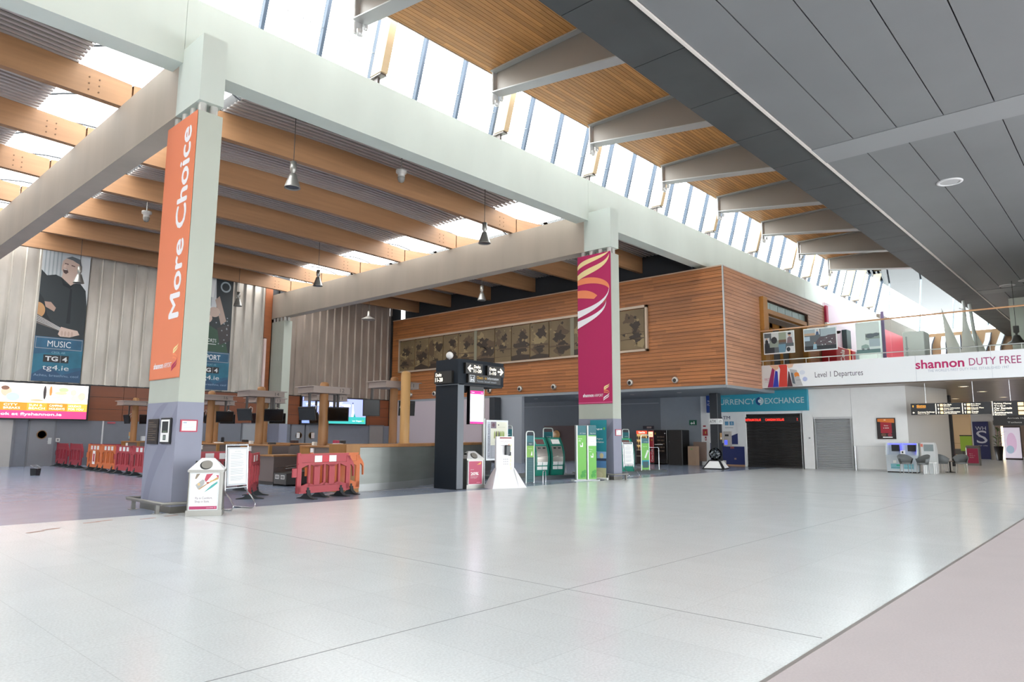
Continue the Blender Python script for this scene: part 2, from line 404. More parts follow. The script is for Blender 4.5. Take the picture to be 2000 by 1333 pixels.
# ---- concrete frame
b = MB(CONC)
for x0, x1 in ((-14, 5.41), (5.41, 19.83), (19.83, 41.4), (41.4, 56)): b.box(x0+.004, x1-.004, 14.4, 14.95, 9.23, 10.78)
struct(b.build('beam'), 'long pale concrete main beam below the slanted glazing', 'beam')
for i, x in enumerate((5.41, 19.83)):
    b = MB(CONC2); b.box(x, x+.49, 14.6, 37.2, 8.1, 9.5); b.use(CONC); b.box(x-.003, x+.493, 13.45, 14.6, 8.1, 9.53)
    struct(b.build('beam'), ('pale concrete cross beam running in from the column with the orange banner', 'pale concrete cross beam running in from the column with the magenta banner')[i], 'beam')
def column(x, y0, y1, label, hidden_base=False):
    r = thing('column', label, 'column', (x, y0, 0)); r['kind'] = 'structure'; d = y1-y0
    b = MB(mat('#b2b7ab', .7, 0, .1, (.8, .8, .5), .05)); b.box(0, .49, 0, d, 2.06, 7.88); b.build('shaft', r)
    b = MB(GREYPAINT); b.box(-.004, .494, -.004, d+.004, .12, 2.06)
    if not hidden_base:
        b.use(mat('#b0b2bd', .6)); A = Art((-.005, d, .12), NY, UP, d, 1.94)
        A.ribbon([(.05, 0), (.2, .5), (.5, .55), (1, .98)], [(.25, 0), (.35, .35), (.7, .45), (1, .8)], mat('#7d7f90', .6))
        A.ribbon([(0, .62), (.1, .8), (.3, .95), (.55, .99)], [(0, .4), (.15, .7), (.4, .85), (.7, .99)], mat('#7d7f90', .6))
    pb = b.build('painted_base', r)
    if not hidden_base: A.build('swirl', pb)
    b = MB(mat('#77756f', .4, .5)); b.box(-.008, .498, -.008, d+.008, 0, .12); b.build('plinth', r)
    for yy in (.16, .53, .92, 1.29):
        for xx in (.13, .36):
            b = MB(mat('#c9c8c2', .45, .4)); b.lathe([(.082, 7.86), (.082, 8.12)], (xx, yy, 0), 16); b.build('bearing_pin', r)
column(5.41, 13.45, 14.9, 'tall concrete column carrying the orange banner')
column(19.83, 13.45, 14.9, 'tall concrete column carrying the magenta banner')
column(19.85, 35.6, 36.95, 'far concrete column against the steel clad back wall', True)

# ---- check-in roof: curved glulams, slats, skylights over the cross beams
GL = [18.16, 21.7, 25.25, 28.8, 32.35, 35.5]
BAYS = [(-8.9, 5.66), (5.66, 20.08), (20.08, 29.6)]
def crown(x, x0, x1): return 4*(x-x0)*(x1-x)/((x1-x0)**2)
GNUM = {18.16: 'first', 21.7: 'second', 25.25: 'third', 28.8: 'fourth', 32.35: 'fifth', 35.5: 'sixth'}
BAYN = ['outer bay of the hall roof', 'middle bay of the hall roof', 'dim bay above the cedar box']
for bi, (x0, x1) in enumerate(BAYS):
    xe = x1 if bi < 2 else x0+14.4
    for y in GL:
        b = MB(GLULAM); n = 18; a0 = x0+.02; a1 = x1-.02; pts = []
        for i in range(n+1):
            x = a0+(a1-a0)*i/n; pts.append((x, 9.52+.10*crown(x, x0, xe)))
        for i in range(n+1):
            x = a1-(a1-a0)*i/n; pts.append((x, 10.16+.28*crown(x, x0, xe)))
        nn = len(pts); vs = [(px, yy, pz) for yy in (y, y+.2) for px, pz in pts]; fs = []
        h = n+1
        for i in range(n):
            j = nn-1-i
            fs.append((i, i+1, j-1, j)); fs.append((nn+i, nn+j, nn+j-1, nn+i+1))
            fs.append((i, nn+i, nn+i+1, i+1)); fs.append((j, j-1, nn+j-1, nn+j))
        b.add(vs, fs)
        b.use(mat('#5a3c22', .6))
        if bi < 2:
            for k in range(3):
                for s in (.5, .72): b.lathe([(.018, 0), (.018, .02)], (x1-.25-s, y-.012, 9.68+.16*k), 8, 'y')
        struct(b.build('beam'), f'{GNUM[y]} curved timber beam from the concrete main beam in the {BAYN[bi]}', 'roof beam')
    # slats
    s0 = x0+2.3; s1 = x1-1.22 if bi < 2 else x1
    b = MB(mat('#b3aaa5', .55)); y = 14.98; n = 14
    while y < 37:
        for i in range(n):
            xa = s0+(s1-s0)*i/n; xb = s0+(s1-s0)*(i+1)/n
            za = 10.17+.28*crown(xa, x0, xe); zb = 10.17+.28*crown(xb, x0, xe)
            b.add([(xa, y, za), (xb, y, zb), (xb, y+.095, zb), (xa, y+.095, za), (xa, y, za+.05), (xb, y, zb+.05)], [(0, 3, 2, 1), (0, 1, 5, 4)])
        y += .21
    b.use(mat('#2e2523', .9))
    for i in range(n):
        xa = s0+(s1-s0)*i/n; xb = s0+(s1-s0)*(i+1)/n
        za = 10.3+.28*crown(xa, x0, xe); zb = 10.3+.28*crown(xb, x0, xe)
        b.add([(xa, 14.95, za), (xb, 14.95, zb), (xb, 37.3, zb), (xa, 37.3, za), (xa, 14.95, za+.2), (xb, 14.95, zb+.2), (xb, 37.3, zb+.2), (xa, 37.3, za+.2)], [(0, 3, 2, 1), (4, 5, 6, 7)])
    struct(b.build('ceiling'), f'pale slatted ceiling between the timber beams of the {BAYN[bi]}', 'ceiling')
SKY = bpy.data.materials.new('skylight_sheet'); SKY.use_nodes = True
_n = SKY.node_tree; _n.nodes.remove(_n.nodes['Principled BSDF'])
_t = _n.nodes.new('ShaderNodeBsdfTransparent'); _t.inputs[0].default_value = (1, .99, .97, 1)
_d = _n.nodes.new('ShaderNodeBsdfTranslucent'); _d.inputs[0].default_value = (.9, .9, .88, 1)
_m = _n.nodes.new('ShaderNodeMixShader'); _m.inputs[0].default_value = .12
_n.links.new(_t.outputs[0], _m.inputs[1]); _n.links.new(_d.outputs[0], _m.inputs[2]); _n.links.new(_m.outputs[0], _n.nodes['Material Output'].inputs[0])
ys = [14.98]+GL+[37.2]
for xb, wd, nm in ((5.66, (1.22, 2.3), 'orange banner column'), (20.08, (1.22, 2.3), 'magenta banner column')):
    for k, (ya, yb) in enumerate(zip(ys, ys[1:])):
        r = thing('window_%d' % (k+20+(10 if xb > 10 else 0)), f'{["first","second","third","fourth","fifth","sixth","seventh"][k]} arched skylight above the cross beam of the {nm}', 'skylight', (xb, ya+.2, 10.2)); r['kind'] = 'structure'
        w0, w1 = wd; D = yb-ya-.2
        def arc(t): return (-w0+(w0+w1)*t, .1+.42*4*t*(1-t)*((w0+w1)/3.3))
        b = MB(SKY)
        P = [arc(i/12) for i in range(13)]
        for (xa, za), (xc, zc) in zip(P, P[1:]): b.add([(xa, 0, za), (xc, 0, zc), (xc, D, zc), (xa, D, za)], [(0, 1, 2, 3)], True)
        b.build('pane', r)
        b = MB(mat('#4a4e53', .6))
        for yy in (D*.33, D*.66): b.tube([(x, yy, z-.012) for x, z in P], .028, 5)
        b.build('glazing_bar', r)
b = MB(mat('#b7b2ac', .7)); b.box(-14.3, -14, -9.3, 37.3, 0, 12)
struct(b.build('wall_left_blocker'), 'plain unseen wall added to shut out light at the near end', 'wall')  # unseen wall, added to shut out daylight from the open left end
b = MB(mat('#b7b2ac', .7)); b.box(-14.3, 81, -9.3, -9, 4.8, 9)
struct(b.build('wall_side_blocker'), 'plain unseen upper wall added to narrow the daylight beside the walkway', 'wall')  # unseen wall, added to cut the daylight coming in over the walkway
b = MB(mat('#55504c', .9)); b.box(29.6, 60, 15, 37.2, 10.6, 10.8); struct(b.build('ceiling_back'), 'dark roof slab behind the cedar box', 'ceiling')

# ---- canopy over the concourse
b = MB(mat('#393c3d', .55, 0, .25, (.9, .9, .9)))
xs = [-12.5+2.4*i for i in range(40)]
for x0, x1 in zip(xs, xs[1:]): b.box(x0+.01, x1-.01, 5.97, 7.18, 8.95, 9.0)
b.use(mat('#26292a', .8)); b.box(-14, 81, 5.98, 7.17, 8.97, 12.4)
struct(b.build('ceiling_slate'), 'dark slate soffit band along the edge of the grey ceiling', 'ceiling')
b = MB(mat('#6a6c6e', .5, .0, .1, (.5, .5, .5)))
ysb = [5.86-.985*i for i in range(1, 16)]
ysb = [5.90]+ysb
def strip(x): return any(abs(x-c) < .6 for c in (18.62, 42.2, -5, 65.8))
xr = [(-14, -5.575), (-4.425, 18.045), (19.195, 41.625), (42.775, 65.2), (66.4, 81)]
for xa, xc in xr:
    for ya, yb in zip(ysb, ysb[1:]): b.box(xa, xc, yb+.012, ya-.012, 8.93, 8.98)
b.use(mat('#7b7d7f', .5))
for c in (-5, 18.62, 42.2, 65.8): b.box(c-.57, c+.57, -9, 5.9, 8.915, 8.98)
b.use(mat('#c9c3bd', .5)); b.box(-14, 81, 5.9, 5.965, 8.9, 8.98)
b.use(mat('#1d1e20', .9)); b.box(-14, 81, -9.3, 5.97, 8.985, 9.4)
struct(b.build('ceiling_panels'), 'flat grey metal panel ceiling with wide cross strips', 'ceiling')
CANW = plank_mat('canopy_cedar', '#c68d52', 1, .131, 0, .36, .45, (1.2, 8, 8))
b = MB(CANW); y = 7.2
while y < 13.40:
    b.box(-8, 42.9, y+.004, min(y+.124, 13.42), 12.07, 12.1); y += .131
b.use(DARKGAP); b.box(-8, 42.9, 7.19, 13.43, 12.11, 12.5)
b.use(mat('#9a8068', .5)); b.box(-8, 42.9, 13.42, 13.47, 12.06, 12.5)
struct(b.build('ceiling_canopy'), 'cedar slatted soffit of the canopy between the steel brackets', 'ceiling')
BR = mat('#b4b4b3', .42, .35)
for k in range(0, 8):
    x = 8.97+4.8*k
    od = ('bracket beyond the frame', 'first', 'second', 'third', 'fourth', 'fifth', 'sixth', 'seventh', 'eighth')[k+1]
    r = thing('steel_bracket', f'{od} tapered steel bracket along the cedar canopy' if k >= 0 else 'tapered steel bracket at the end of the cedar canopy', 'bracket', (x, 7.18, 0), 0, 'steel brackets under the canopy')
    b = MB(mat('#8f867e', .45, .3)); b.prism([(0, 12.02), (6.05, 12.02), (6.05, 11.40), (0, 10.60)], .03, (-.015, 0, 0), 'x'); b.build('web', r)
    b = MB(BR); b.add([(sx, y, z) for y, z in ((0, 10.56), (6.1, 11.36), (6.1, 11.39), (0, 10.60)) for sx in (-.2, .2)], [(0, 1, 3, 2), (6, 7, 5, 4), (0, 2, 4, 6), (1, 7, 5, 3), (2, 3, 5, 4), (0, 6, 7, 1)]); b.build('bottom_flange', r)
    b = MB(BR); b.box(-.2, .2, .01, 6.15, 12.02, 12.066); b.build('top_flange', r)
    b = MB(mat('#e2e2e0', .4, .2)); b.bbox(-.13, .13, 6.1, 6.16, 11.05, 12.06, .02)
    for q in range(4): b.lathe([(.03, 0), (.03, .03)], (0, 6.16, 11.25+.2*q), 8, 'y')
    b.build('end_plate', r)
    b = MB(mat('#d8d8d6', .35, .4)); b.lathe([(.0, -.17), (.06, -.15), (.08, -.06), (.08, 0)], (0, 6.08, 11.16), 12); b.lathe([(.0, -.14), (.05, -.12), (.06, -.05), (.06, 0)], (.12, 6.0, 11.3), 12); b.build('knuckle', r)

# ---- slanted clerestory glazing on the main beam
def slope_y(z): return 15.1-(z-11.24)*.28
r = thing('window_1', 'long slanted clerestory glazing standing on the concrete main beam', 'window'); r['kind'] = 'structure'
b = MB(GLASS); zt = 14.6
b.add([(-14, slope_y(10.7), 10.7), (60, slope_y(10.7), 10.7), (60, slope_y(zt), zt), (-14, slope_y(zt), zt)], [(0, 1, 2, 3)]); b.build('pane', r)
MUL = mat('#3f4c5c', .6, 0)
for i in range(-14, 30):
    x = 12.2+1.6*i
    b = MB(MUL); z1 = zt if x < 43 else 17.5
    b.add([(x+sx, slope_y(z)+dy, z) for z in (10.7, z1) for dy in (-.10, .06) for sx in (-.045, .045)], [(0, 1, 3, 2), (4, 6, 7, 5), (0, 4, 5, 1), (2, 3, 7, 6), (0, 2, 6, 4), (1, 5, 7, 3)])
    b.build('mullion', r)
b = MB(mat('#b9c2c8', .6)); b.tube([(-14, slope_y(11.9)-.03, 11.9), (60, slope_y(11.9)-.03, 11.9)], .012, 4); b.build('transom', r)
LAM = mat('#d9c09a', .55, 0, .1, (2, 2, 8))
px_ = [10.5, 15.3, 20.1, 24.9, 29.7, 34.5, 39.4, 42.2, 45.4, 49.6, 51.8, 55.2]
for i, x in enumerate(px_):
    r = thing('glulam_post', f'{["first","second","third","fourth","fifth","sixth","seventh","eighth","ninth","tenth","eleventh","twelfth"][i]} leaning pale timber post on the main beam', 'post', (x, 14.62, 10.78), 0, 'leaning timber posts in the clerestory')
    H = 2.0 if x < 43 else 2.7
    b = MB(LAM); k = -.28
    b.add([(sx, y0+k*z, z) for z in (.3, H) for y0 in (-.25, .22) for sx in (-.11, .11)], [(0, 1, 3, 2), (4, 6, 7, 5), (0, 4, 5, 1), (2, 3, 7, 6), (0, 2, 6, 4), (1, 5, 7, 3)]); b.build('shaft', r)
    b = MB(mat('#6a625e', .4, .5)); b.box(-.04, .04, -.1, .06, 0, .26); b.box(-.1, .1, -.3, .2, .24, .28); b.build('shoe', r)
    b = MB(mat('#d5d8da', .4, .4)); b.add([(.09, -.3, .25), (.36, -.34, .31), (.36, -.12, .33), (.09, -.08, .27), (.09, -.3, .23), (.36, -.34, .29), (.36, -.12, .31), (.09, -.08, .25)], [(0, 1, 2, 3), (7, 6, 5, 4), (0, 4, 5, 1), (2, 6, 7, 3), (1, 5, 6, 2)]); b.build('fin_plate', r)

b = MB(glass_mat('light_filter', '#e2e4e4', .05)); b.box(43, 78, 7.2, 14.6, 13.6, 13.62); struct(b.build('ceiling_light_filter'), 'unseen tinted roof added to dim the sky over the far upper level', 'ceiling')  # unseen roof, added to soften the sky glare on the far upper level
# ================================================================ MEZZANINE, SHOP WALL, UPPER LEVEL
SHOPW = mat('#f0f1f0', .45, 0, .03)
b = MB(SHOPW); b.box(34, 34.4, 15.2, 17.5, 0, 3.72)
b.box(34, 34.4, 11.7, 12.28, 0, 3.75); b.box(34, 34.4, 12.28, 15.22, 2.62, 3.75)
b.box(34, 34.4, 10.02, 11.7, 2.35, 3.75); b.box(34, 34.4, 7.75, 10.02, 0, 3.75); b.box(33.97, 34.1, 15.05, 15.5, 0, 2.8)
b.use(mat('#c6c8c9', .5)); b.box(33.985, 34.0, 7.75, 9.9, 1.08, 1.09); b.box(33.985, 34, 7.75, 9.9, 0, .08); b.box(33.99, 34, 10.0, 10.012, 2.35, 3.75)
struct(b.build('wall_shop'), 'white shop front wall with two closed shutters', 'wall')
b = MB(mat('#bfbdba', .5)); b.add([(34, 7.75, 0), (37.6, 6.85, 0), (37.6, 6.85, 3.75), (34, 7.75, 3.75), (34.2, 7.9, 0), (37.7, 7.2, 0), (37.7, 7.2, 3.75), (34.2, 7.9, 3.75)], [(0, 1, 2, 3), (7, 6, 5, 4), (1, 5, 6, 2)])
struct(b.build('wall_shop_return'), 'white return wall behind the internet terminals', 'wall')
b = MB(mat('#6b7078', .6, 0, .04)); b.box(34, 34.3, 19.9, 37, 0, 3.72); b.use(mat('#8b929a', .6, 0, .04)); b.box(33.98, 34.3, 17.5, 19.9, 0, 3.72); b.use(mat('#6e6a68', .5)); b.box(33.96, 33.99, 17.5, 20, 0, 1.0)
b.use(mat('#8d9298')); b.box(33.96, 34.0, 20.0, 37, 3.3, 3.34)
struct(b.build('wall_grey'), 'grey rear wall behind the kiosks and vending machines', 'wall')
b = MB(mat('#b3a5a8', .6)); b.box(28.5, 28.7, 27.2, 37, 0.98, 3.6); b.use(mat('#85868b')); b.box(28.5, 28.7, 27.2, 37, 0, .98); b.use(mat('#8f9298')); b.box(28.5, 28.7, 25.3, 27.2, 0, 3.6)
struct(b.build('wall_partition'), 'pale pinkish partition wall under the cedar box', 'wall')
b = MB(mat('#5f4a48', .5)); b.box(33.9, 34, 24.2, 28.2, 0, 2.1); struct(b.build('door_7'), 'dark brown double door in the grey rear wall', 'door')
for y in (27.2, 25.2):
    b = MB(mat('#d8a46c', .5)); b.lathe([(.0, 0), (.27, .01), (.27, .04)], (33.84, y, 1.55), 20, 'x'); tag(b.build('door_disc'), 'round pale timber disc on the dark door, '+('beside the first kiosk' if y > 26 else 'half behind the kiosk sign frame'), 'door plate')

# fascia, floor and soffit of the bridge
BR_S = mat('#8a7c72', .3, .35, .06)
b = MB(BR_S)
x = 32.6
while x < 75: b.box(x, x+1.17, -9, 13.42, 3.74, 3.8); x += 1.2
b.use(mat('#3c332d')); b.box(32.4, 75, -9, 13.6, 3.78, 3.9)
struct(b.build('ceiling_bridge'), 'brownish metal ceiling under the upper level bridge', 'ceiling')
b = MB(mat('#9a8f88', .4)); b.box(32.4, 75, -9, 13.35, 4.45, 4.62)
struct(b.build('floor_upper'), 'upper level floor behind the white fascia', 'floor')
r = thing('fascia_sign', 'long white fascia reading shannon DUTY FREE and Level 1 Departures', 'sign', (0, 0, 0)); FW = mat('#f1f4f6', .45)
b = MB(FW); b.box(32.3, 32.42, -9, 13.42, 3.78, 4.84); b.use(mat('#cfd3d8')); b.box(32.295, 32.3, 6.9, 6.915, 3.78, 4.84); b.box(32.295, 32.3, 4.3, 4.31, 3.78, 4.84); b.build('board', r)
A = art_west(32.296, 13.40, 3.79, 2.1, 1.04)
A.poly([(0, 0), (.12, 0), (.27, .78), (.22, 1), (0, 1)], mat('#dcdcda')); A.poly([(.12, 0), (.24, 0), (.3, .8), (.25, .95)], mat('#9c2a5c')); A.poly([(.24, 0), (.37, 0), (.36, .7), (.31, .75)], mat('#2b3aa8'))
A.poly([(.37, 0), (.56, 0), (.58, 1), (.38, 1), (.42, .8)], mat('#cf4036')); A.poly([(.56, 0), (.68, 0), (.62, .65), (.6, .7)], mat('#4a2b34'))
A.poly([(.18, 1), (.40, 1), (.38, .83), (.31, .75), (.26, .85)], mat('#d9b092')); A.poly([(.56, 1), (.72, 1), (.69, .86), (.6, .82)], mat('#e3bfa5'))
A.poly([(.68, 0), (.9, .02), (.78, .72), (.63, .78)], mat('#b9babb')); A.poly([(.68, .15), (.74, .1), (.7, .6), (.65, .62)], mat('#5d6771'))
A.ribbon([(.72, .55), (.76, .68), (.82, .58)], [(.74, .4), (.78, .48), (.84, .42)], mat('#e0873a')); A.txt('FIRST', .06, .3, .17, .42, mat('#b36a86')); A.txt('DUTY FREE', .07, .22, .16, .27, mat('#a8a4a6')); A.txt('SHANNON', .76, .25, .86, .3, mat('#7d7f84'))
A.disc(.9, .6, .06, .1, mat('#dfe6f0')); A.disc(.95, .3, .05, .1, mat('#b7c3e6')); A.disc(.86, .86, .06, .09, mat('#eef2f6')); A.build('shopping_print', r)
A = art_west(32.296, 11.0, 3.79, 8, 1.04); TX = mat('#5d5b66'); 
A.txt('Level 1 Departures', .005, .27, .257, .58, TX); A.txt('shannon', .51, .47, .725, .83, MAG, .02); A.txt('DUTY FREE', .745, .50, .955, .78, mat('#a03a6c'))
A.txt("THE WORLD'S FIRST DUTY FREE. ESTABLISHED 1947", .565, .33, .905, .43, mat('#b7bfcb')); A.build('lettering', r)
r = thing('balustrade', 'clear glass balustrade with a slim timber handrail above the white fascia', 'railing', (32.3, 0, 0))
for y0, y1 in zip((-9, -6, -3, 0, 2.0, 4.75, 7.77, 10.75), (-6, -3, 0, 2.0, 4.75, 7.77, 10.75, 13.4)):
    b = MB(GLASSB); b.box(.0, .015, y0+.015, y1-.015, 4.86, 6.46); b.build('glass_panel', r)
b = MB(mat('#c99a72', .4)); b.tube([(0, -9, 6.5), (0, 13.45, 6.5)], .035, 8); b.build('handrail', r)
b = MB(mat('#d9dedb', .3, .5)); b.tube([(-.05, -9, 5.05), (-.05, 13.45, 5.05)], .022, 6)
for y in range(-8, 14): b.bar((-.05, y+.3, 4.84), (-.05, y+.3, 5.05), .012, 5)
b.build('lower_rail', r)
b = MB(ALU); b.bar((.3, 7.25, 4.6), (.3, 7.25, 5.7), .03); b.lathe([(.0, -.06), (.07, 0), (.0, .06)], (.3, 7.25, 5.2), 10); b.build('post', r)
# posters hung on the balustrade
PH = {k: mat(v) for k, v in dict(sky='#9fb0b5', dk='#2c3238', md='#5c666b', lt='#c9d2d2', bl='#7fa3b5', gr='#8b9a90', rk='#6b6a6e', wh='#e4ebe9', sk='#c9a58d', br='#6f5a4a').items()}
def photo(nm, y1, z0, w, h, label, fn, frame=True):
    A = art_west(32.285, y1, z0, w, h, PH['wh'], .012); fn(A); tag(A.build(nm), label, 'poster')
def ph1(A):
    A.rect(.03, .05, .97, .95, PH['md']); A.rect(.03, .05, .35, .42, PH['dk']); A.rect(.2, .3, .5, .62, PH['gr']); A.rect(.26, .6, .5, .95, PH['lt']); A.disc(.35, .62, .1, .16, PH['dk'], 9); A.rect(.5, .55, .74, .95, mat('#93a08e')); A.rect(.5, .5, .74, .62, PH['br'])
    A.rect(.03, .5, .2, .75, PH['lt']); A.poly([(.05, .38), (.17, .38), (.15, .62), (.1, .68), (.06, .62)], PH['dk']); A.disc(.11, .7, .025, .035, PH['sk'])
    A.poly([(.5, .05), (.7, .05), (.72, .42), (.48, .42)], mat('#6b93a8')); A.rect(.74, .45, .97, .95, PH['lt']); A.poly([(.76, .45), (.95, .45), (.92, .7), (.84, .74), (.78, .68)], mat('#7d6d72')); A.disc(.85, .82, .05, .075, PH['sk']); A.disc(.85, .87, .055, .05, PH['dk'])
    A.poly([(.7, .05), (.97, .05), (.97, .3), (.75, .3)], mat('#d6dbdc')); A.disc(.8, .17, .06, .1, PH['dk'])
def ph2(A):
    A.rect(.03, .05, .97, .95, PH['md']); A.rect(.52, .62, .97, .95, PH['sky']); A.poly([(.3, .3), (.97, .15), (.97, .68), (.75, .66), (.6, .58), (.5, .6)], mat('#5a5156'))
    for i in range(26): A.disc(.5+random.random()*.45, .2+random.random()*.4, .02, .02, PH['rk'] if i % 3 else PH['lt'], 6)
    A.rect(.03, .05, .97, .22, PH['dk']); A.rect(.03, .72, .36, .95, PH['sky']); A.rect(.03, .68, .36, .78, mat('#b79f86')); A.rect(.36, .7, .5, .95, PH['lt']); A.poly([(.38, .7), (.48, .7), (.46, .84), (.4, .84)], mat('#41597a')); A.disc(.43, .89, .02, .04, PH['sk'])
    A.rect(.03, .45, .2, .64, mat('#a9c0cc')); A.poly([(.28, .08), (.4, .08), (.39, .3), (.3, .3)], mat('#8fb3c2')); A.disc(.34, .34, .02, .035, PH['sk'])
def ph3(A):
    A.rect(.0, .0, 1, 1, mat('#cfdcd6')); A.rect(.4, .42, 1, .63, PH['gr']); A.disc(.6, .55, .2, .08, PH['md'], 9); A.disc(.85, .58, .14, .06, PH['md'], 9); A.rect(.55, .2, 1, .45, PH['sky']); A.rect(.0, .0, 1, .12, mat('#5f7c7a')); A.poly([(.2, .14), (.55, .14), (.52, .25), (.4, .29), (.22, .25)], mat('#8ba39c')); A.disc(.28, .13, .06, .03, PH['dk']); A.disc(.5, .13, .06, .03, PH['dk']); A.rect(.03, .13, .99, .14, PH['wh'])
photo('hung_poster', 13.24, 5.35, 1.46, 1.05, 'framed photo collage with a car hung on the balustrade beside the cedar box', ph1)
photo('hung_poster', 11.37, 5.35, 1.46, 1.05, 'framed photo collage of a rocky hillside hung on the balustrade', ph2)
photo('hung_poster', 9.13, 5.09, .95, 1.34, 'tall pale green poster of a vintage car on the glass balustrade', ph3)

# timber doorway in the cedar front
FR = mat('#b9813c', .5, 0, .12, (2, 2, 6))
r = thing('timber_entrance', 'recessed timber entrance with glazed doors in the cedar box', 'doorway', (32.4, 13.4, 4.62)); r['kind'] = 'structure'
b = MB(FR); b.box(0, .5, -.18, .3, 0, 3.6); b.box(.9, 6.4, -.02, .25, 2.9, 3.12); b.box(6.2, 6.5, -.02, .25, 0, 3.12); b.box(.85, 1.0, -.01, .2, 0, 3.1); b.build('frame', r)
b = MB(mat('#c3cfca', .3)); b.box(.5, 6.4, .15, .2, 3.12, 3.55); b.box(.5, .85, .15, .2, 0, 3.12)
b.use(mat('#93aaa2', .3))
for i in range(6): b.box(.6+i*.98, 1.45+i*.98, .13, .15, 3.16, 3.5)
b.build('glazed_band', r)
b = MB(mat('#a9a5a1', .6)); b.box(.9, 6.4, .25, 1.1, 2.85, 2.9); b.use(mat('#a9855c')); b.box(6.35, 6.45, .2, 1.1, 0, 2.9); b.box(.9, .98, .2, 1.1, 0, 2.9); b.build('lining', r)
for i in range(4):
    b = MB(FR); x = 1.1+i*1.3
    b.box(x, x+.16, 0.95, 1.05, 0, 2.85); b.box(x+1.06, x+1.2, 0.95, 1.05, 0, 2.85); b.box(x, x+1.2, 0.95, 1.05, 2.6, 2.85); b.box(x, x+1.2, 0.95, 1.05, 0, .2)
    d = b.build('door', r); b = MB(mat('#6d7880', .08)); b.box(x+.16, x+1.06, 0.98, 1.02, .2, 2.6); b.build('pane', d)
b = MB(BLACK); b.lathe([(0, -.1), (.07, -.07), (.08, 0)], (2.6, .9, 2.85), 12); tag(b.build('dome_camera'), 'small black dome camera under the lintel of the timber entrance', 'camera'); bpy.data.objects['dome_camera'].location = (32.4, 13.4, 4.62)

# upper level: pink wall panel, cola machine, dark frames
b = MB(mat('#e3d0dc', .5)); b.box(41.65, 53.2, 13.38, 13.5, 6.9, 9.3); b.use(mat('#cfd9d2')); b.box(47.6, 53.2, 13.33, 13.38, 6.2, 9.8)
b.use(mat('#8b969b')); b.box(44.6, 53, 13.38, 13.5, 6.4, 6.9); b.use(mat('#8d8078')); b.box(44.6, 53.2, 13.9, 14.1, 4.6, 6.4)
struct(b.build('wall_pink'), 'pale pink wall panel on the upper level beyond the cedar boards', 'wall')
b = MB(mat('#c22e56', .5)); b.box(41.62, 41.92, 13.28, 13.42, 4.7, 9.1); b.use(WHITE); b.box(41.55, 42.0, 13.25, 13.43, 7.7, 8.1); struct(b.build('trim_4'), 'crimson upright strip at the end of the cedar front', 'wall trim')
b = MB(mat('#2f474b', .4)); b.box(44.5, 45.3, 13.1, 13.4, 4.62, 8.0); struct(b.build('trim_5'), 'dark green upright frame beside the cola machine', 'wall trim')
r = thing('cola_machine', 'red cola machine with white lettering on the upper level', 'vending machine', (40.6, 12.55, 4.62))
b = MB(mat('#b51f2c', .35)); b.bbox(0, 2.3, 0, .8, 0, 1.95, .03); b.build('cabinet', r)
A = art_south(-.005, .0, .1, 2.3, 1.8); A.txt('Coca-Cola', .3, .03, .62, .97, WHITE, .02, turn=1); A.build('lettering', r)
b = MB(mat('#d8b070', .4, 0, 0, (3, 3, 3), 0, .5)); b.box(2.3, 2.7, .05, .8, 0, 2.0); b.build('lit_side', r)
b = MB(mat('#c02030', .35)); b.bbox(2.7, 3.6, 0, .8, 0, 2.05, .12); b.build('second_cabinet', r)
b = MB(BLACK); b.lathe([(.0, -.16), (.13, -.12), (.17, 0)], (0, 0, 0), 14); o = tag(b.build('dome_camera'), 'black dome camera on the pink wall above the balustrade', 'camera'); o.location = (43.2, 13.2, 7.75)
b = MB(mat('#c02a45', .45)); b.box(53.2, 66, 13.4, 13.6, 7.2, 9.2); b.use(mat('#c8cdc9')); b.box(53.2, 66, 13.4, 13.6, 6.5, 7.2); b.use(mat('#6e5f54')); b.box(53.2, 66, 13.41, 13.62, 9.2, 10.2); struct(b.build('wall_red'), 'red wall band on the far upper level', 'wall')
b = MB(mat('#4c3a58')); b.box(53.0, 53.1, 13.1, 13.3, 4.6, 10.3); struct(b.build('trim_6'), 'thin dark post where the concrete beam ends', 'wall trim')
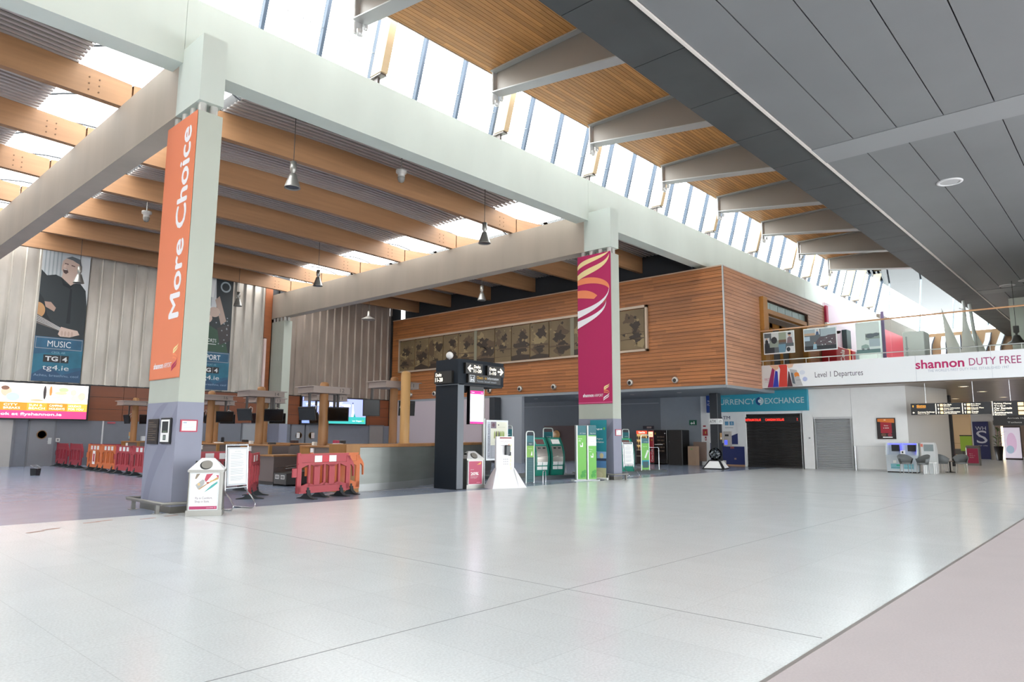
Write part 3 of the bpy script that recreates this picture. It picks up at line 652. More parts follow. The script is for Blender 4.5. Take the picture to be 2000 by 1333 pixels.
# white cabinet, sails, pendant, reflection backing
b = MB(mat('#eff1ee', .5)); b.bbox(34.4, 35.4, 6.95, 7.8, 4.62, 6.15, .03); tag(b.build('display_cabinet'), 'plain white cabinet behind the glass balustrade', 'cabinet')
b = MB(mat('#d8d4cd')); 
BW = mat('#9a7656', .5, 0, .12, (1, 1, 1)); b = MB(BW); b.box(62, 62.3, -9, 13.4, 4.6, 9.6); struct(b.build('wall_reflection'), 'brown backing imitating the reflection in the balustrade glass', 'wall')  # brown backing stands in for the reflection in the balustrade glass
for i, y in enumerate((13.0, 12.1, 11.2, 10.3, 9.4, 8.5)):
    b = MB(mat('#eef0f0', .4)); n = 8
    pts = [(61.7, y-.9+.9*t/8+.10*math.sin(t*1.3+i), 9.3-4.5*t/8) for t in range(n+1)]
    for (xa, ya, za), (xb, yb, zb) in zip(pts, pts[1:]): b.add([(xa, ya, za), (xa, ya-.32, za), (xb, yb-.32, zb), (xb, yb, zb), (xa+.2, ya, za), (xa+.2, ya-.32, za), (xb+.2, yb-.32, zb), (xb+.2, yb, zb)], [(0, 1, 2, 3), (7, 6, 5, 4), (0, 4, 5, 1), (0, 3, 7, 4), (1, 5, 6, 2)])
    b.use(mat('#3c4250'))
    for (xa, ya, za), (xb, yb, zb) in zip(pts, pts[1:]): b.add([(xa-.01, ya-.32, za), (xa-.01, ya-.40, za), (xb-.01, yb-.40, zb), (xb-.01, yb-.32, zb)], [(0, 1, 2, 3)])
    tag(b.build('reflection_strip'), 'pale curved strip imitating a reflection in the balustrade glass, one of six', 'reflection strip', 'strips imitating reflections in the balustrade')  # pale strips shaped to imitate clerestory fins mirrored in the balustrade
r = thing('sail_sculpture', 'white sail sculpture with tall masts on the upper level', 'sculpture', (44, 6.75, 4.62))
SW = mat('#f6f6f0', .6)
def sail(pts, nm):
    b = MB(SW); c = [Vector(p) for p in pts]; m = (c[0]+c[1]+c[2])/3+Vector((-.25, 0, 0)); t = Vector((.05, 0, 0))
    b.add([*c, m], [(0, 1, 3), (1, 2, 3), (2, 0, 3)], True); b.add([*(q+t for q in c), m+t], [(1, 0, 3), (2, 1, 3), (0, 2, 3)], True); b.build(nm, r)
sail([(0, 1.0, 0), (0, -.1, 0), (0, 1.2, 4.0)], 'sail'); sail([(-.3, .5, 0), (-.3, -.6, 0), (-.3, .15, 3.9)], 'sail'); sail([(.3, -.3, 0), (.3, -1.2, 0), (.3, -.1, 3.0)], 'sail')
b = MB(mat('#cdd0cc', .35, .4)); b.bar((0, 0, 0), (0, .15, 4.3), .07); b.bar((.2, -.35, 0), (.2, -.1, 4.1), .09); b.bar((0, -.1, 3.6), (0, .35, 3.9), .02); b.build('mast', r)
b = MB(mat('#d2d6cc')); b.box(45, 45.9, 4.0, 5.0, 4.62, 9.0); struct(b.build('column_upper'), 'pale column standing on the upper level by the sail sculpture', 'column')
r = thing('pendant_lamp', 'dark industrial pendant lamp hanging over the upper level', 'lamp', (40, 4.25, 6.0))
b = MB(mat('#4c4948', .4)); b.bar((0, 0, .75), (0, 0, 3.1), .012); b.build('cord', r)
b = MB(mat('#4c4948', .4)); b.lathe([(.12, .75), (.12, .45), (.05, .4), (.05, .3)], (0, 0, 0)); b.build('housing', r)
b = MB(mat('#55504d', .4)); b.lathe([(.06, .32), (.12, .3), (.24, .05), (.4, -.05), (.4, -.1), (.38, -.1), (.2, .02)], (0, 0, 0)); b.build('shade', r)
b = MB(mat('#e9ecee', .5)); b.add([(40, 4.05, 4.62), (40, 1.2, 4.62), (40, 1.2, 4.75), (40, 3.2, 5.6), (40, 4.0, 5.7), (40.3, 4.05, 4.62), (40.3, 1.2, 4.62), (40.3, 1.2, 4.75), (40.3, 3.2, 5.6), (40.3, 4.0, 5.7)], [(0, 1, 2, 3, 4), (9, 8, 7, 6, 5), (0, 4, 9, 5), (4, 3, 8, 9), (3, 2, 7, 8)])
b.use(mat('#444a55')); b.bar((39.97, 3.1, 4.62), (39.97, 2.9, 5.6), .02); b.bar((39.97, 3.6, 5.3), (39.97, 1.8, 5.0), .015); b.bar((39.97, 2.5, 4.8), (39.97, 2.48, 5.3), .015)
tag(b.build('stair_screen'), 'sloping white screen with dark rods at the end of the bridge', 'screen wall')
# end glazing beyond the beam
r = thing('window_2', 'tall bright end glazing above the upper level', 'window', (60, 0, 9.6)); r['kind'] = 'structure'
b = MB(GLASS); b.add([(0, -9, 0), (0, 15, 0), (0, 15, 9), (0, -9, 9)], [(0, 1, 2, 3)]); b.build('pane', r)
for y in (8.0, 10.2, 12.4, 14.6):
    b = MB(mat('#a9b6c0', .4)); b.bar((0, y, 0), (0, y-.8, 9), .06, 6); b.build('mullion', r)

b = MB(mat('#8f857c', .6)); b.box(33, 70, 1.2, 1.5, 0, 3.74); struct(b.build('wall_right_blocker'), 'unseen side wall added to darken the hall under the bridge', 'wall')  # unseen wall, added to lower the light under the bridge
b = MB(mat('#c8cacb', .5)); b.box(33.96, 34.1, 10.0, 11.72, 2.33, 2.42); struct(b.build('trim_8'), 'pale lintel over the grey shutter', 'wall trim')
# ================================================================ CHECK-IN HALL
# banners on the columns
def banner(label, x, face):
    r = thing('banner', label, 'banner', (x, 14.9, 0)); return r
ORG = mat('#dd7d56', .6); MAGB = mat('#b01a58', .6); CRM = mat('#ecd79a', .6); SAL = mat('#e8875b', .6); WB = mat('#f0eef0', .6)
def swirl_logo(A, u, v, w, h, c1, c2, c3):
    """three folded ribbons forming an S"""
    def q(*p): return [(u+w*a, v+h*b) for a, b in p]
    A.ribbon(q((.12, .72), (.1, .9), (.85, .86), (.95, 1)), q((.12, .64), (.2, .8), (.85, .78), (.95, 1)), c1)
    A.ribbon(q((.12, .64), (.12, .74), (.9, .78), (.93, .9)), q((.12, .56), (.25, .66), (.85, .7), (.93, .9)), c1)
    A.ribbon(q((.12, .62), (.2, .66), (.95, .58), (.9, .40)), q((.12, .54), (.25, .56), (.85, .52), (.9, .40)), c2)
    A.ribbon(q((.12, .5), (.3, .5), (.8, .48), (.84, .32)), q((.12, .42), (.35, .44), (.7, .42), (.84, .32)), c2)
    A.ribbon(q((.9, .45), (.9, .28), (.3, .28), (.05, .12)), q((.9, .40), (.85, .22), (.3, .18), (.05, .02)), c3)
    A.ribbon(q((.86, .30), (.85, .18), (.4, .14), (.05, .0)), q((.86, .24), (.8, .1), (.35, .08), (.05, -.06)), c3)
r = banner('tall orange banner reading More Choice on the concrete column', 5.41, 0)
A = Art((5.40, 14.89, 2.52), NY, UP, 1.44, 5.35, ORG, .012); A.poly([(0, 0), (1, 0), (1, .004), (0, .004)], mat('#c96f49')); A.build('fabric', r)
A = Art((5.386, 14.89, 2.52), NY, UP, 1.44, 5.35); A.fat('More Choice', .53, .223, .85, .952, WB, .012, .0035, turn=1); A.build('slogan', r)
A = Art((5.386, 14.89, 2.52), NY, UP, 1.44, 5.35); A.txt('shannon', .14, .040, .46, .062, WB, .03); A.txt('AIRPORT', .48, .0405, .74, .058, WB, 0); swirl_logo(A, .74, .03, .2, .095, CRM, SAL, MAGB); A.build('emblem', r)
for o in r.children: o.location = (-5.41, -14.9, 0)
r = banner('tall magenta banner with a large ribbon swirl on the concrete column', 19.83, 0)
A = Art((19.815, 14.89, 2.58), NY, UP, 1.44, 5.35, MAGB, .012); A.poly([(0, .006), (1, .006), (1, .010), (0, .010)], mat('#d56a94')); A.build('fabric', r)
A = Art((19.80, 14.89, 2.58), NY, UP, 1.44, 5.35)
A.ribbon([(0, .93), (.1, .985), (.6, .975), (.96, 1)], [(0, .905), (.15, .95), (.75, .95), (.96, 1)], CRM); A.ribbon([(0, .87), (.3, .93), (.85, .91), (.97, .985)], [(0, .835), (.3, .88), (.95, .88), (.97, .985)], CRM)
A.ribbon([(0, .835), (.25, .87), (1.02, .83), (.96, .745)], [(0, .80), (.35, .82), (.86, .79), (.96, .745)], SAL); A.ribbon([(0, .765), (.3, .77), (.5, .74), (.6, .715)], [(0, .715), (.2, .71), (.4, .70), (.5, .695)], SAL)
A.ribbon([(.86, .68), (.88, .70), (.87, .72), (.86, .70)], [(.75, .655), (.80, .66), (.84, .67), (.86, .68)], SAL)
A.ribbon([(.955, .77), (.97, .68), (.45, .645), (0, .625)], [(.955, .745), (.9, .65), (.4, .61), (0, .575)], WB); A.ribbon([(.86, .675), (.86, .61), (.35, .575), (0, .555)], [(.86, .655), (.8, .58), (.35, .545), (0, .505)], WB); A.build('ribbon_swirl', r)
A = Art((19.80, 14.89, 2.58), NY, UP, 1.44, 5.35); A.txt('shannon', .14, .045, .46, .068, WB, .03); A.txt('AIRPORT', .48, .0455, .74, .063, WB, 0); swirl_logo(A, .74, .025, .2, .105, CRM, SAL, WB); A.build('emblem', r)
for o in r.children: o.location = (-19.83, -14.9, 0)
# plaques and notices on the columns
r = thing('plaque', 'black engraved plaque on the grey base of the column under the orange banner', 'plaque', (5.4, 14.48, 1.5))
b = MB(mat('#2a2522', .35)); b.bbox(-.03, 0, -.25, .25, -.245, .245, .01); b.build('plate', r)
A = Art((-.032, .25, -.245), NY, UP, .5, .49)
for i in range(9): A.rect(.12, .84-i*.085, .88 if i % 3 else .6, .865-i*.085, mat('#6b5f4e', .4))
A.build('engraving', r)
r = thing('framed_picture', 'black framed picture with two images beside the black plaque', 'picture', (5.4, 13.86, 1.515))
b = MB(BLACK); b.bbox(-.03, 0, -.24, .24, -.245, .245, .01); b.build('frame', r)
A = Art((-.032, .24, -.245), NY, UP, .48, .49); A.rect(.08, .07, .92, .93, PAPER); A.rect(.2, .42, .8, .86, mat('#22282a')); A.rect(.3, .44, .7, .5, mat('#5d6f59')); A.rect(.36, .14, .64, .34, mat('#2b3032')); A.rect(.4, .17, .6, .31, mat('#7d8a82')); A.build('print', r)
def notice(x, y, z, w, h, label, kind=0):
    r = thing('wall_notice', label, 'notice', (x, y, z))
    b = MB(mat('#b3364e', .5)); b.box(-w/2, w/2, -.02, 0, -h/2, h/2); b.build('frame', r)
    A = Art((-w/2, -.021, -h/2), PX, UP, w, h); A.rect(.08, .1, .92, .9, PAPER)
    A.rect(.15, .7, .35, .8, mat('#9db0c4'))
    for i in range(4): A.rect(.15, .55-i*.1, .8 if i % 2 else .7, .57-i*.1, mat('#c2c7cc'))
    A.build('paper', r)
notice(5.635, 13.445, 1.61, .32, .23, 'red framed white notice on the column above the rubbish bin')
notice(20.11, 13.445, 1.59, .34, .22, 'red framed notice on the column with the magenta banner')
def guard_rail(x, y, label):
    r = thing('guard_rail', label, 'rail', (x, y, 0))
    b = MB(STAIN); b.tube([(.5, 1.55, .2), (-.22, 1.55, .2), (-.22, -.24, .2), (.5, -.24, .2)], .028, 8); b.box(-.25, -.19, -.2, 1.5, .17, .2); b.build('bar', r)
    for px, py in ((-.19, 1.28), (-.19, .12), (.42, -.2)):
        b = MB(STAIN); b.box(px-.03, px+.03, py-.03, py+.03, 0, .19); b.box(px-.08, px+.08, py-.06, py+.06, 0, .008); b.build('post', r)
guard_rail(5.41, 13.45, 'low steel guard rail round the foot of the column with the orange banner')
guard_rail(19.83, 13.45, 'low steel guard rail round the foot of the column with the magenta banner')

# rubbish bins with a pitched lid
def bin_(loc, rot, label, prints, d=.42, w=.58):
    r = thing('rubbish_bin', label, 'bin', loc, rot)
    b = MB(STAIN); b.bbox(-w/2, w/2, 0, d, .02, .80, .015); b.box(-w/2-.012, w/2+.012, -.012, d+.012, 0, .1); b.box(-w/2-.015, w/2+.015, -.015, d+.015, .775, .815); b.build('body', r)
    b = MB(mat('#e6e7e7', .35, .1)); b.add([(-w/2-.01, -.01, .815), (w/2+.01, -.01, .815), (w/2+.01, d+.01, .815), (-w/2-.01, d+.01, .815), (-.11, d*.42, 1.02), (.11, d*.42, 1.02), (.11, d*.58, 1.02), (-.11, d*.58, 1.02)],
        [(0, 1, 5, 4), (1, 2, 6, 5), (2, 3, 7, 6), (3, 0, 4, 7), (4, 5, 6, 7)]); hood = b.build('hood', r)
    n = V(0, -.205, .187).normalized()*1; c = V(-.0, .075, .905); t = V(1, 0, 0); u = V(0, .67, .74).normalized()
    nn = t.cross(u)
    b = MB(mat('#8b8780', .5)); b.add([c+nn*.006+t*(.095*math.cos(i*math.pi/12))+u*(.095*math.sin(i*math.pi/12)) for i in range(24)], [list(range(24))])
    b.use(mat('#1b1a1a')); b.add([c+nn*.004+t*(.105*math.cos(i*math.pi/12)-.012)+u*(.105*math.sin(i*math.pi/12)-.012) for i in range(24)], [list(range(24))]); b.build('opening', hood)
    b = MB(mat('#1b1a1a')); b.lathe([(.085, 0), (.085, .03)], (-w/2+.085, d/2, .885), 18, 'x'); b.build('side_opening', hood)
    A = Art((-w/2+.045, -.013, .12), PX, UP, w-.12, .63); prints(A); A.build('poster', r)
    b = MB(ALU); b.box(-w/2+.03, -w/2+.045, -.022, 0, .105, .765); b.box(w/2-.075, w/2-.06, -.022, 0, .105, .765); b.box(-w/2+.03, w/2-.06, -.022, 0, .105, .12); b.box(-w/2+.03, w/2-.06, -.022, 0, .75, .765); b.build('poster_frame', r)
    return r
def fly(A):
    A.rect(0, 0, 1, 1, mat('#f0f0f0', .4)); A.rect(0, 0, 1, .085, mat('#b03a66')); A.txt('shannonAIRPORT', .62, .03, .88, .05, PAPER); A.disc(.93, .042, .03, .025, mat('#d9718f'))
    g = mat('#7c6a75'); A.txt('Fly in Comfort,', .2, .265, .82, .345, g); A.txt('Shop in Style.', .19, .17, .72, .25, g)
    A.poly([(.5, .83), (.56, .98), (.8, 1), (.62, .82), (.55, .76)], mat('#b9485c')); A.poly([(.15, .86), (.2, .99), (.33, 1), (.2, .85)], mat('#8e8271'))
    A.poly([(.18, .68), (.42, .83), (.5, .82), (.5, .72), (.33, .55), (.28, .56)], mat('#a9a9a8')); A.poly([(.3, .57), (.33, .55), (.5, .65), (1, .92), (1, .84), (.8, .78)], mat('#c9a26b')); A.disc(.62, .74, .05, .02, mat('#a8372e')); A.disc(.75, .79, .04, .02, mat('#d9c37a')); A.disc(.3, .7, .05, .04, mat('#d5b98a'))
    A.poly([(.5, .47), (.75, .66), (.97, .78), (.97, .72), (.78, .6)], mat('#4fa9a5')); A.poly([(.9, .95), (1, .95), (1, .87)], mat('#b9485c'))
bn = bin_((5.67, 12.65, 0), math.atan2(-.30, .50), 'steel rubbish bin with the Fly in Comfort poster below the pitched white lid', fly)
def twenty(A):
    A.rect(0, 0, 1, 1, mat('#b3395c', .4)); A.txt('20%', .15, .38, .75, .52, PAPER, .03); A.txt('shannon', .15, .62, .4, .65, PAPER); A.txt('off selected items', .15, .3, .7, .34, PAPER); A.txt('at the airport', .15, .24, .6, .28, PAPER); A.poly([(.6, .84), (.95, .97), (.9, .86)], mat('#e0a65a')); A.rect(.6, .05, .9, .08, mat('#d9849b'))
bin_((13.85, 14.02, 0), math.radians(-12), 'steel rubbish bin with a crimson 20% poster beside the dark sign tower', twenty, .5, .56)
# footprint stickers
for i, (x, y, a) in enumerate(((5.3, 13.1, .3), (4.85, 12.95, .2), (4.0, 13.02, .3), (4.22, 13.12, .25), (3.05, 12.35, .5), (3.3, 12.55, .4))):
    b = MB(mat('#a58a80', .7)); b.lathe([(.05, 0), (.05, .001)], (-.1, 0, 0), 12); b.prism([(-.06, -.045), (.1, -.05), (.14, 0), (.1, .05), (-.06, .045)], .001, (0, 0, 0), 'z')
    o = tag(b.build('footprint_sticker'), f'brown footprint sticker on the floor, {["first","second","third","fourth","fifth","sixth"][i]} out from the column with the orange banner', 'floor sticker', 'footprint stickers by the column'); o.location = (x, y, .001); o.rotation_euler = (0, 0, a)

# ---- plastic barriers
def make_barrier(h, nm, stick=2, tone=None):
    r = thing('plastic_barrier', nm, 'barrier'); C = mat(h, .45, 0, .06); W2 = .82
    b = MB(C); T = .022
    def bx(x0, x1, z0, z1, t=T): b.box(x0, x1, -t, t, z0, z1)
    bx(-W2+.1, W2-.1, .82, 1.0, .014); bx(-W2+.06, W2-.1, .985, 1.02, .03); bx(-W2+.02, W2-.05, .77, .815, .03)
    bx(-W2, -W2+.12, .16, .98); bx(W2-.16, W2-.04, .16, .96); bx(-W2, W2-.04, .14, .30); bx(-W2+.05, W2-.1, .13, .16, .035)
    bx(-W2, -W2+.08, .98, 1.04)
    n = 5; L0 = -W2+.12; L1 = W2-.16; p = (L1-L0)/6
    for i in range(1, 6):
        x = L0+p*i; w = .085 if i % 2 == 0 else .03
        bx(x-w, x+w, .28, .79)
    for i in range(6):
        xa, xb = L0+p*i, L0+p*(i+1); s = i % 2
        hi, lo = (xb, xa) if s == 0 else (xa, xb)
        b.prism([(lo, .79), (hi, .79), (lo, .70)], 2*T, (0, -T, 0)); b.prism([(lo, .29), (hi, .29), (hi, .36)], 2*T, (0, -T, 0))
    b.build('panel', r)
    b = MB(C); b.bbox(-W2-.13, -W2, -.02, .02, .50, .70, .01); b.build('tongue', r)
    b = MB(C); b.prism([(W2-.16, .96), (W2-.08, .96), (W2+.06, .80), (W2+.10, .72), (W2+.10, .46), (W2+.075, .46), (W2+.065, .68), (W2+.0, .74), (W2-.05, .74), (W2-.05, .85)], .044, (0, -.022, 0)); b.build('hook', r)
    for i in range(stick):
        x = (-.22+.44*i) if stick == 2 else (-.36+.36*i)
        b = MB(mat('#e9ece9', .35)); b.box(x-.11, x+.11, -.019, .019, .825, .975); o = b.build('reflector', r)
    if stick:
        b = MB(mat('#c7283a', .4)); b.box(-.105, .105, -.018, .018, .825, .975) if stick == 2 else b.box(-.25, -.11, -.018, .018, .825, .975); b.build('red_reflector', r)
    for x in (-.5, .5):
        b = MB(mat('#262d30', .6)); b.box(x-.03, x+.03, -.03, .03, .04, .26)
        prof = [(-.30, 0), (.30, 0), (.30, .015), (.16, .04), (.07, .1), (.045, .2), (-.045, .2), (-.07, .1), (-.16, .04), (-.30, .015)]
        b.prism([(y, z) for y, z in prof], .10, (x-.05, 0, 0), 'x'); b.build('foot', r)
    return r
RB = '#ad3f47'; OB = '#cf6f3b'; G = 'plastic crowd barriers in the check-in hall'
red = make_barrier(RB, 'red barrier with two white reflectors in front of the steel counter'); red['group'] = G
red.location = (9.28, 14.44, 0); red.rotation_euler = (0, 0, .16)
org = make_barrier(OB, 'orange barrier half hidden behind the red one by the steel counter'); org['group'] = G
org.location = (9.78, 14.74, 0); org.rotation_euler = (0, 0, .16)
red3 = make_barrier(RB, 'red barrier with three white reflectors behind the poster stand', 3); red3['group'] = G
red3.location = (8.35, 17.7, 0); red3.rotation_euler = (0, 0, .0)
org3 = make_barrier(OB, 'orange barrier with a paper sheet in the row along the desks', 3); org3['group'] = G; org3.location = (9.6, 34.6, 0)
dup(org3, 'orange barrier peeping past the column base behind the rubbish bin', (6.95, 17.2, 0), 1.2)
dup(red, 'red barrier standing end-on beside the poster stand', (8.15, 15.65, 0), math.atan2(1.25, .85))
plain = make_barrier('#992e3c', 'plain red barrier standing first after the grey door with the porthole', 0); plain['group'] = G
HP = math.pi/2
A90 = -HP
plain.location = (9.6, 35.98, 0); plain.rotation_euler = (0, 0, A90)
dup(plain, 'plain red barrier, second from the grey door', (9.6, 34.04, 0), A90)
dup(plain, 'dark red barrier turned into the gap before the orange pair', (10.35, 32.75, 0), A90+.5)
org3.location = (9.5, 31.3, 0); org3.rotation_euler = (0, 0, A90)
b = MB(PAPER); b.box(-.12, .18, -.044, -.038, .25, .78); b.use(RED); b.box(-.05, .12, -.046, -.043, .35, .66); o = tag(b.build('paper_sign'), 'white and red paper sign fixed to the orange barrier', 'sign'); o.location = org3.location; o.rotation_euler = org3.rotation_euler
dup(org3, 'orange barrier without a sheet, beside the one with the paper sign', (9.45, 29.55, 0), A90)
dup(red3, 'red barrier with three white reflectors in the row along the desks', (9.4, 27.8, 0), A90)
dup(red3, 'red barrier at the near end of the row, cut by the column', (9.35, 26.0, 0), A90)

# ---- poster stands
def poster_stand(loc, rot, label, lean=.22):
    r = thing('poster_stand', label, 'sign stand', loc, rot)
    b = MB(CHROME)
    for x in (-.27, .27):
        b.tube([(x, .36, .015), (x, -.17, .015), (x, -.23, .05), (x, -.235, .11), (x, -.12, .24), (x, .0, .33), (x, .01, .4), (x, .05, 1.25)][::-1], .014, 8)
    b.tube([(-.27, .048, 1.245), (.27, .048, 1.245)], .02, 8); b.tube([(-.27, .01, .42), (.27, .01, .42)], .014, 8); b.build('frame', r)
    b = MB(ALU); U = V(0, .037, .78).normalized()
    A = Art((-.25, .01, .46), PX, U, .5, .74, mat('#c9cdd0', .4), .02); A.rect(.07, .05, .93, .95, PAPER)
    A.txt('NOTICE', .35, .88, .65, .905, mat('#8b939c'))
    for i in range(22):
        if i % 6 != 5: A.rect(.14, .83-i*.033, .14+random.uniform(.5, .7), .838-i*.033, mat('#b2bbc4'))
    A.build('board', r)
    return r
ps = poster_stand((6.60, 13.34, 0), math.radians(16), 'chrome framed notice stand beside the rubbish bin')
r2 = dup(ps, 'chrome framed notice stand beside the magenta banner column', (21.45, 13.9, 0), math.radians(-7))

# ---- small tub with a clear lid on the floor
r = thing('storage_tub', 'small black tub with a clear lid standing alone on the hall floor', 'tub', (6.95, 28.9, 0), .7); r.scale = (.6, .6, .8)
b = MB(BLACK); b.add([(-.19, -.16, 0), (.19, -.16, 0), (.19, .16, 0), (-.19, .16, 0), (-.21, -.18, .3), (.21, -.18, .3), (.21, .18, .3), (-.21, .18, .3)], [(3, 2, 1, 0), (0, 1, 5, 4), (1, 2, 6, 5), (2, 3, 7, 6), (3, 0, 4, 7)]); b.use(CHROME); b.lathe([(.02, 0), (.02, .03)], (-.1, -.19, .27), 8, 'y'); b.build('body', r)
b = MB(glass_mat('acrylic', '#cfd6da', .3)); b.add([(-.24, -.2, .3), (.24, -.2, .3), (.3, .2, .44), (-.2, .2, .44)], [(0, 1, 2, 3)]); b.use(CHROME); b.tube([(-.24, -.2, .3), (.24, -.2, .3), (.3, .2, .44), (-.2, .2, .44)], .01, 5, closed=True); b.build('lid', r)

# ---- check-in desks, posts with monitors
def make_desk():
    r = thing('check_in_desk', 'desk', 'desk', (0, 0, 0), 0, 'check-in desks along the hall')
    b = MB(TIMB); b.bbox(0, .75, -1.0, 1.0, 1.09, 1.14, .012); b.build('worktop', r)
    b = MB(mat('#6e625e', .5)); b.box(.03, .7, -.97, .45, .1, 1.09); b.build('front_panel', r)
    b = MB(TIMBY); b.box(0.02, .72, .45, 1.0, .1, 1.09); b.build('end_panel', r)
    b = MB(TIMBY); b.box(.0, .1, -1.0, -.93, 0, 1.09); b.build('leg', r)
    b = MB(mat('#4a4644')); b.box(.06, .7, -.95, .98, 0, .1); b.build('kick_board', r)
    b = MB(mat('#e9e5e2')); b.box(-.008, 0.03, .2, .36, .9, 1.06); b.build('number_card', r)
    b = MB(mat('#6a5e5a', .5)); b.box(-.95, -.05, .75, 1.65, .1, .82); b.use(mat('#3d3a39')); b.box(-.93, -.05, .77, 1.63, 0, .1); blk = b.build('side_block', r)
    b = MB(TIMB); b.box(-.98, -.02, .72, 1.68, .82, .86); b.build('block_top', blk)
    b = MB(mat('#4f4d4c', .4)); b.prism([(-.95, .05), (-.05, .05), (-.05, .42), (-.95, .36)], .68, (0, .02, 0)); bb = b.build('baggage_scale', r)
    b = MB(CHROME); b.tube([(-.95, .06, .5), (-.3, .06, .56), (0, .06, .56)], .012, 6); b.tube([(-.95, .66, .5), (-.3, .66, .56), (0, .66, .56)], .012, 6); b.build('rail', bb)
    b = MB(mat('#e4e2de', .4)); b.box(-.962, -.95, .1, .30, .2, .31); b.box(-.962, -.95, .4, .6, .2, .31)
    b.use(BLACK)
    for y in (.12, .18, .24, .42, .48, .54): b.box(-.965, -.962, y, y+.035, .215, .295)
    b.build('readout', bb)
    return r
dk = make_desk()
DY = [18.1, 21.9, 25.6, 33.1]
DL = ['under the sign numbered 12', 'second after the sign numbered 12', 'beside the column with the orange banner', 'last before the grey back wall']
for i, y in enumerate(DY):
    o = dk if i == 0 else copy_tree(dk)
    o.location = (11.35, y, 0); o['label'] = 'timber topped check-in desk '+DL[i]
def post_set(loc, label, num, mons, zt=3.02, rad=.13, foot=1.142):
    loc = (loc[0], loc[1], foot); zt = zt-foot
    r = thing('desk_post', label, 'sign post', loc, 0, 'timber posts with monitors over the desks')
    b = MB(TIMB); b.lathe([(rad, .0), (rad, zt-.08), (rad*.85, zt-.02), (rad*.4, zt), (0, zt+.005)], (0, 0, 0), 18); b.build('pole', r)
    F = mat('#94867f', .45)
    b = MB(F); zs = zt-.34
    b.box(-.62, .62, -.42, -.38, zs, zs+.16); b.box(-.62, .62, .38, .42, zs, zs+.16); b.box(-.62, -.58, -.38, .38, zs, zs+.16); b.box(.58, .62, -.38, .38, zs, zs+.16); b.box(-.7, .7, -.46, .46, zs+.16, zs+.185); b.box(-.66, .66, -.44, .44, zs-.012, zs); sg = b.build('sign_box', r)
    A = Art((-.62, -.421, zs), PX, UP, 1.24, .16); A.txt(num, .72, .2, .84, .85, mat('#4b4240')); A.build('number', sg)
    for k, (x, y, tilt, face, w, h) in enumerate(mons):
        zc = zt-.93
        b = MB(mat('#3a3533', .4)); b.box(x-.03, x+.03, y-.03, y+.03, zc+.1, zs); st = b.build('stem', r)
        b = MB(mat('#0c0c0d', .5)); b.M = Matrix.Translation((x, y, zc)) @ Matrix.Rotation(face, 4, 'Z') @ Matrix.Rotation(tilt, 4, 'X')
        b.bbox(-w/2, w/2, -.1, -.05, -h/2, h/2, .012); b.box(-w/2+.06, w/2-.06, -.05, -.01, -h/2+.05, h/2-.05); mo = b.build('monitor', r)
        c = MB(mat('#0b0b0d', .15)); c.M = b.M; c.box(-w/2+.025, w/2-.025, -.103, -.1, -h/2+.03, h/2-.03); c.build('screen', mo)
        c = MB(mat('#dedad6', .5)); c.M = b.M; c.tube([(.05, 0, .12), (.1, .12, .22), (.2, .1, .18), (.22, .0, .02)], .011, 5); c.build('cable', mo)
    return r
mn = [(-.48, 0, .22, -HP*.8, .62, .4), (.42, -.1, .22, -.55, .66, .42), (.5, .2, .22, HP*.9, .5, .38)]
mn2 = [(-.1, .45, .2, -HP, .6, .4), (.5, -.1, .22, -.5, .62, .42)]
p12 = post_set((11.5, 18.1, 0), 'timber post with the sign numbered 12 in front of the aircraft tail screen', '12', mn)
for (y, x, n, m, zt, l) in ((21.9, 11.5, '14', mn, 3.05, 'timber post with the sign numbered 14 over the second desk past number 12'), (25.6, 11.5, '16', mn2, 3.05, 'timber post rising beside the orange banner column'), (33.1, 11.5, '20', mn2, 3.05, 'timber post at the far end, seen past the other side of the orange banner column'),
                            (25.9, 13.8, '13', mn2, 3.05, 'timber post in the rear row behind the sign numbered 14'), (30.2, 13.8, '15', mn2, 3.08, 'timber post in the rear row behind the one beside the banner column'), (21.6, 13.8, '11', mn2[:1], 3.0, 'timber post in the rear row close behind the sign numbered 12')):
    post_set((x, y, 0), l, n, m, zt, foot=1.142 if x < 13 else 1.152)
post_set((13.05, 16.75, 0), 'timber post with the sign numbered 11 behind the tall pale post at the steel counter', '11', [(-.62, .25, .12, -.7, .5, .5), (.6, .1, -.2, 2.6, .5, .46)], 3.2, .12, 1.222)
b = MB(mat('#bb9058', .5, 0, .15, (6, 6, 1.2))); b.lathe([(.14, 0), (.14, 2.02), (.12, 2.07), (.06, 2.10), (0, 2.105)], (0, 0, 0), 18); b.lathe([(.17, 0), (.17, .02)], (0, 0, 0), 18)
tag(b.build('support_post'), 'tall pale plain timber post standing on the steel counter', 'post').location = (12.85, 15.95, 1.222)
